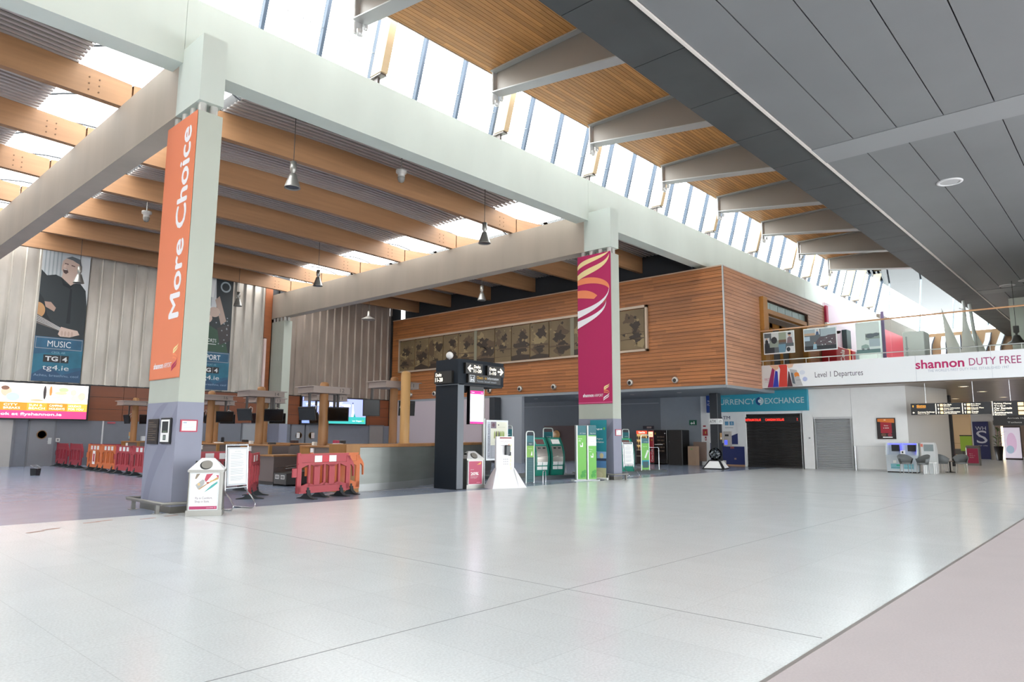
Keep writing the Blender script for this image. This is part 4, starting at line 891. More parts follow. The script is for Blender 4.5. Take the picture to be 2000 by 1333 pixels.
# rear row worktop
r = thing('rear_counter', 'long timber topped counter of the rear desk row', 'counter', (13.5, 19.8, 0))
b = MB(TIMB); b.box(0, .6, 0, 14.2, 1.1, 1.15); b.build('worktop', r); b = MB(mat('#5e5450')); b.box(.04, .56, .05, 14.15, 0, 1.1); b.build('panel', r)
for i, (x, y, s, h, l) in enumerate(((11.55, 17.35, (.2, .3, .07), '#ece8e2', 'white tray of papers on the desk beside the steel counter end'), (11.75, 17.75, (.14, .16, .16), '#b03a58', 'small crimson box on the desk under number 12'), (11.65, 18.75, (.12, .12, .1), '#e8e4de', 'white cup holder on the desk under number 12'), (11.6, 21.2, (.2, .18, .06), '#2a2827', 'black telephone on the desk under number 14'), (11.6, 22.6, (.12, .14, .1), '#efeae4', 'white card box on the desk under number 14'), (11.55, 24.9, (.28, .22, .03), '#f0e6da', 'sheaf of papers on the desk beside the banner column'), (13.7, 20.4, (.2, .3, .12), '#2b2726', 'black bag on the rear counter'), (13.7, 23.4, (.2, .26, .1), '#3b2a2a', 'dark brown bag on the rear counter'), (13.7, 27.2, (.2, .2, .09), '#221f20', 'black case at the far part of the rear counter'))):
    b = MB(mat(h, .5)); b.bbox(-s[0]/2, s[0]/2, -s[1]/2, s[1]/2, 0, s[2], .012); b.use(mat('#8a8784')); b.box(-s[0]*.3, s[0]*.3, -s[1]*.3, s[1]*.3, s[2], s[2]+.008)
    o = tag(b.build(('paper_tray', 'small_box', 'cup_holder', 'telephone', 'card_box', 'paper_sheaf', 'bag', 'bag', 'case')[i]), l, 'desk item'); o.location = (x, y, 1.151 if x > 13 else 1.141)
r = thing('office_chair', 'black office chair back showing above the desk beside the banner column', 'chair', (12.9, 26.9, 0), 1.0)
b = MB(BLACK); b.lathe([(.0, .02), (.28, .03), (.28, .06), (.04, .1), (.03, .45)], (0, 0, 0)); b.build('base', r); b = MB(BLACK); b.bbox(-.24, .24, -.24, .24, .45, .54, .04); b.build('seat', r); b = MB(BLACK); b.bbox(-.22, .22, .22, .29, .6, 1.35, .03); b.build('backrest', r)
for i, (h, x, y) in enumerate((('#c9a46a', 11.6, 33.75), ('#c02f46', 11.6, 33.35))):
    b = MB(mat(h, .5)); b.box(-.02, .02, -.14, .14, .1, .4); b.use(mat('#8fb0b5' if i == 0 else '#ead9dc')); b.box(-.025, -.02, -.13, .13, .12, .22); b.use(CHROME); b.bar((0, 0, 0), (0, 0, .12), .012, 6); o = tag(b.build('counter_card'), ('tan and blue card stand on the last check-in desk', 'red and white card stand on the last check-in desk')[i], 'card stand'); o.location = (x, y, 1.14)

# ---- curved steel counter
pts = [(10.75, 15.22), (12.2, 15.42), (13.5, 15.85), (14.8, 16.5), (16.6, 17.35), (18.8, 18.2)]
r = thing('steel_counter', 'brushed steel fronted counter with a timber top behind the sign tower', 'counter', (0, 0, 0))
def ribbon(b, p, z0, z1, off0, off1):
    n = len(p); nor = []
    for i in range(n):
        a = Vector(p[max(i-1, 0)]); c = Vector(p[min(i+1, n-1)]); t = (c-a).normalized(); nor.append(Vector((-t.y, t.x)))
    vs = []
    for i in range(n):
        for o_ in (off0, off1):
            q = Vector(p[i])+nor[i]*o_
            for z in (z0, z1): vs.append((q.x, q.y, z))
    fs = [(0, 1, 3, 2), (4*n-4, 4*n-2, 4*n-1, 4*n-3)]
    for i in range(n-1):
        a = 4*i; c = a+4; fs += [(a, c, c+1, a+1), (a+2, a+3, c+3, c+2), (a+1, c+1, c+3, a+3), (a, a+2, c+2, c)]
    b.add(vs, fs)
def fine(p, k=5):
    out = []
    for i in range(len(p)-1):
        p0 = Vector(p[max(i-1, 0)]); p1 = Vector(p[i]); p2 = Vector(p[i+1]); p3 = Vector(p[min(i+2, len(p)-1)])
        for j in range(k):
            t = j/k; out.append(.5*((2*p1)+(p2-p0)*t+(2*p0-5*p1+4*p2-p3)*t*t+(3*p1-p0-3*p2+p3)*t**3))
    return out+[Vector(p[-1])]
FP = fine(pts)
CST = mat('#80837f', .42, .75, .1, (1, 1, 6))
for i in range(0, len(FP)-1, 4):
    b = MB(CST); seg = FP[i:i+5]
    if len(seg) < 2: break
    ribbon(b, seg, .19, 1.13, 0, .04); b.build('steel_panel', r)
b = MB(mat('#8d8f8e', .35, .7)); ribbon(b, FP, 0, .19, .02, .08); b.build('plinth', r)
b = MB(TIMB); ribbon(b, FP, 1.14, 1.22, -.04, .7); b.build('worktop', r)
b = MB(mat('#6a5540')); ribbon(b, FP, 0.0, 1.14, .08, .6); b.build('carcass', r)
b = MB(TIMBY); b.box(10.32, 10.74, 15.12, 15.9, 0, 1.22); b.build('end_panel', r)
# ================================================================ SIGN TOWER, KIOSKS, VENDING
def glow(h, e): return mat(h, .5, 0, 0, (3, 3, 3), 0, e)
LED = glow('#fff3dc', 1.6)
r = thing('sign_tower', 'dark grey sign tower pointing to desks 11-20 and 1-10', 'sign', (13.07, 13.95, 0))
b = MB(ANTH); b.bbox(0, .22, 0, .93, 0, 2.87, .01); b.use(mat('#5b6168', .4)); b.box(-.004, .224, -.004, .012, .02, 2.85); b.box(-.004, .012, -.004, .934, 2.85, 2.875); b.build('pillar', r)
b = MB(ANTH); b.bbox(-.01, 1.83, 0, .93, 2.88, 3.57, .012); b.build('header', r)
b = MB(mat('#1d2024', .6)); b.box(.24, 1.8, .03, .9, 2.84, 2.88); b.prism([(.22, 2.84), (.75, 2.84), (.6, 2.66)], .06, (0, .3, 0)); b.build('soffit', r)
def led(nm, x0, z0, w, h, fn, lab=None):
    b = MB(mat('#16130f', .4)); b.box(x0, x0+w, -.09, -.0, z0, z0+h); o = b.build('sign_box', r)
    A = Art((x0, -.091, z0), PX, UP, w, h); fn(A); A.build('lettering', o)
def arrow(A, u, v, w, h, m, left=True):
    p = [(0, .5), (.5, 1), (.62, .86), (.36, .6), (1, .6), (1, .4), (.36, .4), (.62, .14), (.5, 0)]
    A.poly([(u+w*(a if left else 1-a), v+h*b_) for a, b_ in (p if left else p)][::(1 if left else -1)], m)
def d1(A): arrow(A, .1, .15, .32, .7, LED); A.txt('Desks', .48, .56, .86, .84, LED, .01); A.txt('11-20', .46, .15, .92, .46, LED, .02)
def d2(A): arrow(A, .60, .15, .34, .7, LED, False); A.txt('Desks', .12, .56, .5, .84, LED, .01); A.txt('1-10', .12, .15, .5, .46, LED, .02)
led('a', .2, 3.17, .66, .30, d1); led('b', 1.06, 3.15, .70, .30, d2)
def d3(A):
    Wm = mat('#d9dde0', .4); A.rect(.04, .1, .19, .9, Wm); A.rect(.052, .16, .178, .84, mat('#15181b')); A.rect(.07, .2, .10, .5, Wm); A.rect(.13, .2, .16, .5, Wm); A.disc(.085, .62, .015, .09, Wm); A.disc(.145, .62, .015, .09, Wm); A.rect(.095, .3, .135, .42, Wm)
    A.txt('Check - in', .25, .5, .55, .84, mat('#d8a526', .4)); A.txt('Information', .58, .52, .93, .84, Wm); A.txt('Faisnéis Seiceáil isteach', .26, .14, .86, .38, mat('#9aa2aa', .4))
led('c', .3, 2.92, 1.3, .24, d3)
b = MB(mat('#16130f', .4)); b.box(-.1, -.01, .17, .88, 2.9, 3.24); o = b.build('side_sign_box', r)
A = Art((-.101, .88, 2.9), NY, UP, .71, .34); A.txt('Desks', .08, .58, .42, .86, LED, .01); A.txt('11-20', .06, .15, .5, .48, LED, .02); A.build('lettering', o)
b = MB(mat('#17171a', .35)); b.box(.55, 1.1, .1, .22, 1.77, 2.84); o = b.build('screen', r)
A = Art((.57, .098, 1.79), PX, UP, .52, .93); A.rect(0, 0, 1, 1, glow('#f3ecff', 1.15)); A.rect(0, .9, 1, 1, glow('#e0127a', .9)); A.rect(0, 0, 1, .065, glow('#e0127a', .9)); A.txt('Flights', .08, .93, .3, .965, glow('#ffffff', 1)); A.txt('14:20', .82, .93, .95, .955, glow('#ffffff', 1)); A.build('display', o)
b = MB(STAIN); b.bar((1.75, .75, 0), (1.75, .75, 2.88), .035, 10); b.build('pole', r)
b = MB(mat('#e4e2de', .4)); b.lathe([(.0, -.1), (.07, -.09), (.1, 0), (.105, .02), (.08, .02), (.05, .0), (0, .0)], (.0, 0, 0), 16, 'x'); b.bar((.04, 0, -.12), (.0, 0, 0), .02, 6)
o = tag(b.build('loudspeaker'), 'small round white loudspeaker on top of the dark sign tower', 'loudspeaker'); o.location = (13.15, 14.4, 3.7); o.rotation_euler = (0, 0, .9)

# white sanitiser stand
r = thing('sanitiser_stand', 'white hand sanitiser stand with flared feet in front of the poster board', 'dispenser stand', (14.62, 13.6, 0), -.28)
b = MB(mat('#f3f3f4', .4)); b.bbox(-.3, .3, 0, .09, .1, 1.44, .012); b.build('board', r)
for s in (-1, 1):
    b = MB(mat('#ededf0', .4)); b.add([(s*.3, -.02, .55), (s*.3, .11, .55), (s*.56, .26, 0), (s*.56, -.26, 0), (s*.28, -.02, .55), (s*.28, .11, .55), (s*.3, .26, 0), (s*.3, -.26, 0)], [(0, 1, 2, 3), (7, 6, 5, 4), (0, 3, 7, 4), (1, 5, 6, 2), (0, 4, 5, 1), (3, 2, 6, 7)]); b.build('flared_foot', r)
b = MB(mat('#f3f3f4', .4)); b.add([(-.3, 0, .5), (.3, 0, .5), (.3, -.26, 0), (-.3, -.26, 0), (-.3, .05, .5), (.3, .05, .5), (.3, .05, 0), (-.3, .05, 0)], [(0, 3, 2, 1), (4, 5, 6, 7), (3, 7, 6, 2)]); b.build('front_wedge', r)
A = Art((-.3, -.002, .1), PX, UP, .6, 1.34); A.rect(.18, .955, .84, .98, mat('#8d2f2c')); A.txt('HAND SANITISING', .22, .89, .78, .91, mat('#b79aa0')); A.txt('STATION', .37, .855, .63, .873, mat('#b79aa0')); A.txt('shannonAIRPORT', .24, .80, .62, .825, mat('#9b8f9a')); swirl_logo(A, .64, .78, .12, .07, mat('#d9a25c'), SAL, RED)
for i in range(9): A.rect(.74+.02*(i % 3), .14+.08*i, .80+.02*(i % 3), .2+.08*i, mat('#f0ecc9'))
for i in range(9): A.disc(.41+.1*(i % 3), .52-.05*(i//3), .025, .014, mat('#b9b7bb'), 10); 
A.txt('shannonAIRPORT', .24, .13, .6, .145, mat('#a89da6')); swirl_logo(A, .64, .11, .11, .06, mat('#d9a25c'), SAL, RED); A.build('print', r)
b = MB(mat('#2a2e33', .3)); b.bbox(-.04, .12, -.1, 0, .92, 1.19, .02); b.use(mat('#15171a')); b.box(.09, .125, -.105, -.02, .9, 1.0); b.build('dispenser', r)

# poster board on two poles
r = thing('poster_board', 'tall framed poster board on two poles reading ALL PASSENGER RIGHTS', 'notice board', (14.98, 14.75, 0), -.02)
b = MB(ALU); b.bar((.0, .05, 0), (.0, .05, 1.97), .025); b.bar((.92, .05, 0), (.92, .05, 1.9), .025); b.box(-.1, .1, -.05, .15, 0, .012); b.box(.82, 1.02, -.05, .15, 0, .012); b.build('pole', r)
b = MB(mat('#ccd1d3', .4, .3)); b.box(.03, .97, 0, .05, .72, 1.93); b.build('frame', r)
A = Art((.07, -.001, .77), PX, UP, .86, 1.11); A.rect(0, 0, 1, 1, mat('#e6e6d4')); A.rect(0, 0, .16, 1, mat('#b6bac4')); A.rect(.16, 0, 1, .36, mat('#a2a6ae')); A.txt('ALL PASSENGER RIGHTS', .03, .03, .13, .93, mat('#7c818d'), .01, turn=1); A.rect(.17, .82, .44, 1, mat('#7c707c')); A.disc(.3, .91, .07, .055, mat('#6a4a55'))
A.rect(.52, .9, .58, .93, mat('#444')) if False else A.rect(.52, .9, .58, .93, mat('#46474a')); A.txt('Notice for air passengers', .52, .84, .9, .87, mat('#b3b5a0'))
for i, (u, h) in enumerate(((.35, '#9aa85c'), (.43, '#5c5048'), (.5, '#a5b06a'), (.57, '#4f4742'), (.65, '#8fa64f'), (.73, '#a8b57a'), (.8, '#93a85a'))): A.poly([(u-.03, .55), (u+.05, .54), (u+.04, .7+.02*(i % 3)), (u+.01, .76), (u-.02, .7)], mat(h))
A.txt('YOUR RIGHTS', .35, .42, .8, .46, mat('#5e5f58'))
for i in range(8): A.rect(.22, .31-.035*i, .9, .318-.035*i, mat('#cdd0d6'))
A.build('poster', r)

# self check-in kiosks
GRN = mat('#0e7f6b', .35); GRN2 = mat('#0a6457', .35)
def make_kiosk(label):
    r = thing('check_in_kiosk', label, 'kiosk', (0, 0, 0), 0, 'green self check-in kiosks')
    prof = [(-.05, 0), (.32, 0), (.38, .5), (.36, 1.2), (.30, 1.28), (.16, 1.28), (.0, 1.02), (-.09, .78), (-.115, .6), (-.10, .35)]
    b = MB(GRN2); b.prism(prof, .05, (0, 0, 0), 'x'); b.prism(prof, .05, (.55, 0, 0), 'x'); b.build('side_panel', r)
    ins = [(y+.012, z) for y, z in prof]
    b = MB(GRN); b.prism(ins, .5, (.05, 0, 0), 'x'); b.build('body', r)
    def onface(nm, z0, z1, x0, x1, m, dz=.006):
        def yy(z):
            for (ya, za), (yb, zb) in zip(prof[5:], prof[6:]):
                if zb <= z <= za: return yb+(ya-yb)*(z-zb)/(za-zb)
            return -.08
        b = MB(m); n = 4
        for i in range(n):
            za, zb = z0+(z1-z0)*i/n, z0+(z1-z0)*(i+1)/n
            b.add([(x0, yy(za)+.012-dz, za), (x1, yy(za)+.012-dz, za), (x1, yy(zb)+.012-dz, zb), (x0, yy(zb)+.012-dz, zb)], [(0, 1, 2, 3)], True)
        return b.build(nm, r)
    onface('screen_bezel', 1.02, 1.25, .08, .52, mat('#3f9a8a', .4)); onface('screen', 1.05, 1.22, .13, .47, mat('#6b5250', .1), .012)
    onface('scanner_panel', .64, .99, .08, .52, mat('#9a948e', .35, .5), .008)
    for x in (.16, .36):
        b = MB(BLACK); b.box(x, x+.09, -.06, .01, .90, .945); b.build('card_slot', r)
    onface('tray', .44, .62, .08, .52, mat('#b3ada4', .3, .6), .01)
    b = MB(mat('#d5d0c8', .25, .4)); b.lathe([(.0, 0), (.2, .005), (.2, .02), (0, .03)], (.3, -.1, .62), 16); b.build('ledge', r)
    for x in (.09, .31): onface('notice_sheet', .2, .46, x, x+.2, PAPER, .014)
    b = MB(BLACK); b.box(-.012, 0, .08, .18, .6, .68); b.build('side_lock', r)
    return r
k1 = make_kiosk('green self check-in kiosk with a dark screen beside the narrow green sign frame'); k1.location = (17.95, 15.4, .13); k1.rotation_euler = (0, 0, -.25)
k2 = dup(k1, 'green self check-in kiosk with a paper over its screen, next to the tall green totem', (18.72, 15.35, .13), -.25)
b = MB(PAPER); b.add([(.13, .012, 1.06), (.47, .012, 1.06), (.47, .117, 1.215), (.13, .117, 1.215)], [(0, 1, 2, 3)]); o = b.build('paper_cover', k2); o.location = (0, -.02, 0)
k3 = dup(k1, 'green self check-in kiosk standing past the magenta banner column', (23.3, 15.5, .1), -.5)
b = MB(mat('#5f6668', .5, .2)); b.bbox(16.9, 20.0, 15.1, 16.9, 0, .13, .02); tag(b.build('kiosk_plinth'), 'grey floor plinth carrying the two kiosks by the totem', 'plinth')
b = MB(mat('#5f6668', .5, .2)); b.bbox(22.9, 25.9, 14.9, 17.0, 0, .10, .02); tag(b.build('kiosk_plinth'), 'grey floor plinth carrying the kiosk past the magenta banner column', 'plinth')
LIME = mat('#6db84a', .45); TEAL = mat('#11626b', .45); TEALD = mat('#0f4a50', .45)
def sign_frame(loc, rot, label, w, h, fn):
    r = thing('sign_stand', label, 'sign frame', loc, rot, 'rounded tube sign frames round the kiosks')
    b = MB(mat('#c3ccc8', .3, .5)); c = .08
    b.tube([(0, 0, 0), (0, 0, h-c), (.02, 0, h-.02), (c, 0, h), (w-c, 0, h), (w-.02, 0, h-.02), (w, 0, h-c), (w, 0, 0)], .02, 8); b.build('tube', r)
    b = MB(mat('#9fb3ab', .4)); b.box(.015, w-.015, -.012, .012, .03, h-.13); p = b.build('panel', r)
    A = Art((.02, -.013, .03), PX, UP, w-.04, h-.16); fn(A); A.build('print', r)
def sf1(A):
    A.rect(0, 0, 1, .84, LIME); A.rect(0, .84, 1, 1, TEAL); A.txt('aer lingus', .3, .87, .85, .895, PAPER); A.txt('Bag drop', .2, .72, .75, .75, mat('#d5ebc6')); A.poly([(.35, .38), (.55, .36), (.95, .6), (.75, .63)], mat('#e8f3e6')); A.rect(.0, .14, 1, .3, mat('#1593a8')); A.rect(.1, .06, .9, .26, TEALD)
def sf2(A):
    A.rect(0, 0, 1, 1, TEALD); A.rect(0, .86, 1, 1, TEAL); A.rect(0, .53, 1, .78, mat('#7fb053')); A.txt('lingus', .3, .81, .75, .83, PAPER); A.txt('Baggage', .2, .71, .75, .73, mat('#cfe3b8')); A.poly([(.55, .57), (.8, .57), (.75, .66), (.68, .66)], PAPER)
    for i in range(12): A.rect(.15, .47-.035*i, .82, .477-.035*i, mat('#3f7274'))
sign_frame((17.35, 16.4, .135), -.1, 'tall green sign frame with a lime panel behind the white sanitiser stand', .56, 1.68, sf1)
sign_frame((16.45, 14.42, 0), -.1, 'narrow dark teal sign frame with a list, in front of the first kiosk', .34, 1.6, sf2)
sign_frame((19.0, 15.85, .135), -.05, 'lime sign frame standing behind the kiosk next to the totem', .5, 1.6, sf1)
sign_frame((25.3, 16.7, .105), -.1, 'lime sign frame behind the kiosk past the magenta banner column', .44, 1.66, sf1)
sign_frame((24.45, 15.25, .105), -.3, 'narrow lime sign frame with a blue box, in front of the lit drinks cooler', .42, 1.42, sf1)
def hoop(loc, w, h, rot, label):
    b = MB(CHROME); b.tube([(0, 0, 0), (0, 0, h-.05), (.05, 0, h), (w-.05, 0, h), (w, 0, h-.05), (w, 0, 0)], .015, 6); b.box(-.03, .03, -.04, .04, 0, .01); b.box(w-.03, w+.03, -.04, .04, 0, .01)
    o = tag(b.build('floor_hoop'), label, 'hoop rail', 'chrome floor hoops'); o.location = loc; o.rotation_euler = (0, 0, rot)
hoop((17.0, 14.2, 0), .3, .36, .4, 'low chrome hoop at the foot of the narrow teal sign frame'); hoop((19.75, 15.6, .13), .35, .36, .3, 'low chrome hoop behind the lime sign frame on the plinth'); hoop((24.9, 15.4, .1), .8, .92, -.3, 'tall chrome hoop beside the narrow lime sign frame'); hoop((26.0, 16.0, 0), .3, .35, 0, 'low chrome hoop at the edge of the further plinth')
# twin totem
r = thing('sign_totem', 'lime green twin totem for bag drop in front of the magenta banner column', 'totem', (18.62, 14.14, 0), math.atan2(-.34, .66))
b = MB(mat('#b9bdbd', .4, .4)); b.bbox(-.12, .84, -.14, .14, 0, .035, .02); b.build('base', r)
for i, (x0, x1) in enumerate(((0, .37), (.40, .74))):
    b = MB(mat('#aeb4b4', .35, .5)); b.bbox(x0, x1, -.06, .06, .035, 1.82, .012); o = b.build('blade', r)
    A = Art((x0+.05, -.062, .05), PX, UP, x1-x0-.05, 1.76); A.rect(0, 0, 1, 1, LIME); A.rect(0, .82, 1, 1, TEAL); A.txt('aer lingus' if not i else 'Bag drop', .25, .845, .92, .865, PAPER)
    if i: A.rect(0, .62, 1, .8, PAPER); A.txt('Priority', .2, .70, .7, .715, mat('#b8bec2'))
    v = .66 if not i else .46
    A.txt('Bag drop' if not i else 'Priority', .1, v+.08, .5, v+.105, PAPER); A.txt('area' if not i else 'bag drop', .1, v+.04, .36, v+.065, PAPER); A.rect(.5, v-.06, .6, v+.02, PAPER); A.rect(.3, v-.06, .6, v-.035, PAPER); A.rect(.28, v-.06, .34, v-.01, PAPER)
    for cu, cv in ((.45, .06), (.72, .07), (.58, .12), (.8, .14)): A.disc(cu, cv, .16, .035, mat('#4aa045'), 14)
    A.build('print', o)
r = thing('roll_up_banner', 'teal roll-up banner with a city photo leaning by the magenta banner column', 'banner', (19.46, 14.18, 0), -HP)
b = MB(mat('#d9d9d6', .35, .4)); b.lathe([(.045, 0), (.045, .78)], (-.05, 0, .05), 12, 'x'); b.box(-.03, .0, -.09, .09, 0, .012); b.box(.65, .68, -.09, .09, 0, .012); b.build('cassette', r)
A = Art((0, -.002, .08), PX, V(0, .03, 1), .68, 1.93, TEAL, .004)
A.rect(0, .45, 1, 1, mat('#17808d')); A.txt('aer', .1, .865, .3, .89, PAPER); A.txt('lingus', .25, .82, .75, .86, PAPER, .01); A.disc(.86, .85, .05, .022, LIME); A.txt('Up to', .1, .70, .32, .725, PAPER); A.txt('daily flights', .1, .65, .78, .685, PAPER); A.txt('to London Heathrow', .1, .60, .85, .635, PAPER)
A.rect(0, .27, 1, .45, mat('#7fa9d4')); A.rect(.35, .33, .45, .44, mat('#3d4a63')); A.disc(.72, .38, .12, .045, mat('#c8b98c')); A.rect(0, .29, 1, .335, mat('#2d3a55')); A.rect(0, .17, 1, .29, mat('#4c7aa8')); A.rect(0, 0, 1, .17, mat('#b9b78f')); A.disc(.5, .05, .3, .06, mat('#c8c39d')); A.build('sheet', r)

# vending machines
r = thing('drinks_cooler', 'lit glass fronted cola cooler with rows of bottles', 'cooler', (33.1, 20.95, 0), -HP*.985)
b = MB(mat('#2b1a18', .4)); b.bbox(0, .72, 0, .75, 0, 1.8, .02); b.build('cabinet', r)
b = MB(glow('#d8b271', .7)); b.box(.05, .67, -.004, .0, .72, 1.60); b.build('lit_interior', r)
A = Art((.03, -.006, 1.61), PX, UP, .66, .17); A.rect(0, 0, 1, 1, glow('#e2482f', 1.2)); A.txt('Coca-Cola', .2, .2, .8, .8, glow('#fff2e6', 1.5), .01); A.build('lit_header', r)
b = MB(mat('#e8d9b8')); 
for z in (.4, .72, .99, 1.28): b.box(.05, .67, -.1, .0, z, z+.02)
b.build('shelf', r)
for z in (.74, 1.01, 1.30):
    for i in range(5):
        b = MB(mat('#3a1d12', .2)); b.lathe([(.04, 0), (.042, .12), (.016, .17), (.016, .21)], (.12+.115*i, -.05, z), 8); tag(b.build('bottle', None), 'dark bottle on the lit cooler shelves', 'bottle', 'bottles in the cola cooler')
        o = COL.objects[-1]
        o.matrix_world = Matrix.Translation((33.1, 20.95, 0)) @ Matrix.Rotation(-HP*.985, 4, 'Z')
r = thing('cola_machine', 'narrow red cola vending machine between the lit cooler and the black machine', 'vending machine', (33.12, 20.2, 0), -HP)
b = MB(mat('#a81e2c', .35)); b.bbox(0, .32, 0, .8, .08, 1.8, .02); b.use(BLACK); b.box(0.01, .31, .02, .8, 0, .08); b.build('cabinet', r)
A = Art((.01, -.003, .1), PX, UP, .3, 1.68); A.rect(.03, .80, .97, .97, glow('#ffc7a0', 1.2)); A.txt('Coke', .2, .84, .8, .92, glow('#e0402f', 1.0)); A.txt('Coca-Cola', .5, .02, .9, .42, WHITE, .01, turn=1); A.disc(.3, .42, .22, .09, mat('#123c2c')); A.rect(.6, .68, .85, .74, mat('#c8862c')); A.build('front_print', r)
b = MB(mat('#1c1a19', .25)); b.bbox(0, .80, 0, .8, .05, 1.82, .015); o = b.build('snack_machine')
r = thing('snack_machine_unit', 'black glass fronted snack vending machine beside the red one', 'vending machine', (33.14, 19.87, 0), -HP); o.name = 'cabinet'; o.parent = r
A = Art((.03, -.003, .1), PX, UP, .74, 1.68); A.rect(.0, .0, 1, 1, mat('#141212', .1)); A.rect(.02, .06, .98, .97, mat('#1f1a18', .1))
for z in range(5):
    for i in range(6): A.rect(.28+.1*i, .34+.11*z, .345+.1*i, .39+.11*z, mat(['#5a4238', '#6a5a44', '#4a3a34'][(i+z) % 3]))
A.rect(.05, .55, .72, .575, mat('#d9d6d2')); A.rect(.08, .88, .16, .94, mat('#c9b54a')); A.rect(.86, .9, .96, .93, mat('#d0ccc8')); A.build('glass_front', r)
b = MB(mat('#171616', .35)); b.bbox(0, .86, 0, .8, 0, 1.82, .02); b.use(mat('#6a6764')); b.lathe([(.02, 0), (.02, .02)], (.1, -.01, 1.2), 8, 'y'); tag(b.build('machine_cabinet'), 'plain black cabinet at the end of the vending machines', 'cabinet'); COL.objects[-1].location = (33.14, 19.03, 0); COL.objects[-1].rotation_euler = (0, 0, -HP)
b = MB(mat('#332f3a', .4)); b.box(33.9, 34, 20.35, 21.0, 1.88, 2.06); b.use(mat('#9b8a86')); b.box(33.895, 33.9, 20.45, 20.75, 1.92, 2.02); tag(b.build('wall_sign'), 'small dark sign with a pale panel above the lit cooler', 'sign')
# things along the grey wall
r = thing('recycling_box', 'pale wooden recycling box by the grey wall', 'bin', (33.3, 17.5, 0)); W_ = mat('#b79a7f', .5, 0, .08)
b = MB(W_); b.bbox(0, .4, 0, .45, 0, .98, .012); b.build('body', r); b = MB(mat('#6fae5c')); b.box(-.003, 0, .18, .26, .8, .86); b.build('green_mark', r)
b = MB(mat('#8b756a', .5)); b.box(33.85, 33.95, 17.2, 17.9, .2, 1.2); tag(b.build('wall_panel_board'), 'brown board on the wall behind the wooden recycling box', 'board')
A = art_west(33.97, 18.16, 2.08, .43, .27, mat('#125a43'), .02); A.poly([(.15, .35), (.35, .65), (.35, .48), (.5, .48), (.5, .25), (.35, .25), (.35, .1)], WHITE); A.disc(.66, .68, .05, .1, WHITE); A.poly([(.55, .2), (.75, .2), (.72, .58), (.6, .58)], WHITE); tag(A.build('exit_sign'), 'green exit pictogram sign on the grey wall', 'sign')
r = thing('fire_alarm_point', 'red fire extinguisher signs and box on the white blue wall edge', 'fire point', (33.97, 17.25, 1.7)); b = MB(mat('#a31f2c', .4)); b.bbox(-.06, 0, -.13, .13, -.17, .17, .01); b.build('box', r); b = MB(mat('#d9b24a')); b.box(-.065, -.06, -.06, -.01, -.08, .05); b.build('label_plate', r)
b = MB(mat('#a8323e')); b.box(-.01, 0, -.03, .12, .29, .36); b.box(-.01, 0, -.05, .03, -.42, -.22); b.use(WHITE); b.box(-.012, -.01, -.03, .01, -.38, -.3); b.build('sign_plate', r)
# black column and its cards
r = thing('steel_column', 'black steel column with an ATM sign under the corner of the cedar box', 'column', (31.85, 15.5, 0)); r['kind'] = 'structure'; b = MB(mat('#303439', .5)); b.bbox(0, .42, 0, .42, 0, 3.6, .02); b.build('shaft', r)
A = Art((-.03, .46, 2.08), NY, UP, .5, .27, PAPER, .012); A.txt('ATM', .12, .25, .72, .75, mat('#2a2c30'), .01); A.build('atm_card', r); A = Art((-.03, -.03, 2.08), PX, UP, .46, .27, PAPER, .012); A.txt('ATM', .15, .25, .75, .75, mat('#2a2c30')); A.build('atm_card', r)
A = Art((.12, -.02, 1.33), PX, UP, .2, .33, mat('#c69b6a'), .01); A.rect(.2, .1, .8, .35, PAPER); A.build('tan_card', r)
b = MB(mat('#2a2d31', .5)); b.box(27.9, 28.4, 26.8, 27.2, 0, 3.6); struct(b.build('column_dark'), 'dark steel column at the end of the pale partition wall', 'column')
A = art_west(28.4, 27.65, 2.5, .6, .62, mat('#1d2024'), .02)
for i in range(2): A.txt('Desks 1-10' if not i else 'Departures', .15, .62-.42*i, .8, .74-.42*i, mat('#a9aeb2')); A.txt('Deascanna' if not i else 'Imeachtai', .2, .5-.42*i, .8, .58-.42*i, mat('#8f9599'))
tag(A.build('direction_panel'), 'small black direction panel beside the dark column under the box', 'sign')
# coin globe
r = thing('charity_globe', 'clear coin globe on a white sided pyramid base at the foot of the black column', 'collection box', (30.45, 15.0, 0), .25)
b = MB(BLACK); b.add([(-.62, -.5, 0), (.62, -.5, 0), (.62, .5, 0), (-.62, .5, 0), (-.28, -.25, .4), (.28, -.25, .4), (.28, .25, .4), (-.28, .25, .4)], [(3, 2, 1, 0), (0, 1, 5, 4), (1, 2, 6, 5), (2, 3, 7, 6), (3, 0, 4, 7), (4, 5, 6, 7)]); b.build('base', r)
b = MB(PAPER); b.add([(-.5, -.505, .05), (.5, -.505, .05), (.25, -.285, .36), (-.25, -.285, .36)], [(0, 1, 2, 3)]); b.add([(-.63, .4, .05), (-.63, -.4, .05), (-.33, -.2, .36), (-.33, .2, .36)], [(0, 1, 2, 3)]); b.build('side_panel', r)
b = MB(glass_mat('globe_glass', '#cfd3d6', .25)); b.lathe([(.29*math.sin(math.pi*i/14), .66-.29*math.cos(math.pi*i/14)) for i in range(15)], (0, 0, .02), 24); b.build('globe', r)
for i in range(9):
    a = i*2.4; b = MB(mat(['#d8dadb', '#8e9498', '#b3b6ba'][i % 3], .4)); b.bbox(-.06, .06, -.02, .02, -.035, .035, .006); o = tag(b.build('donated_note'), 'crumpled note inside the clear coin globe', 'note', 'notes in the coin globe'); o.location = (30.45+.16*math.cos(a), 15.0+.16*math.sin(a), .52+.035*i); o.rotation_euler = (a, a*.5, a)
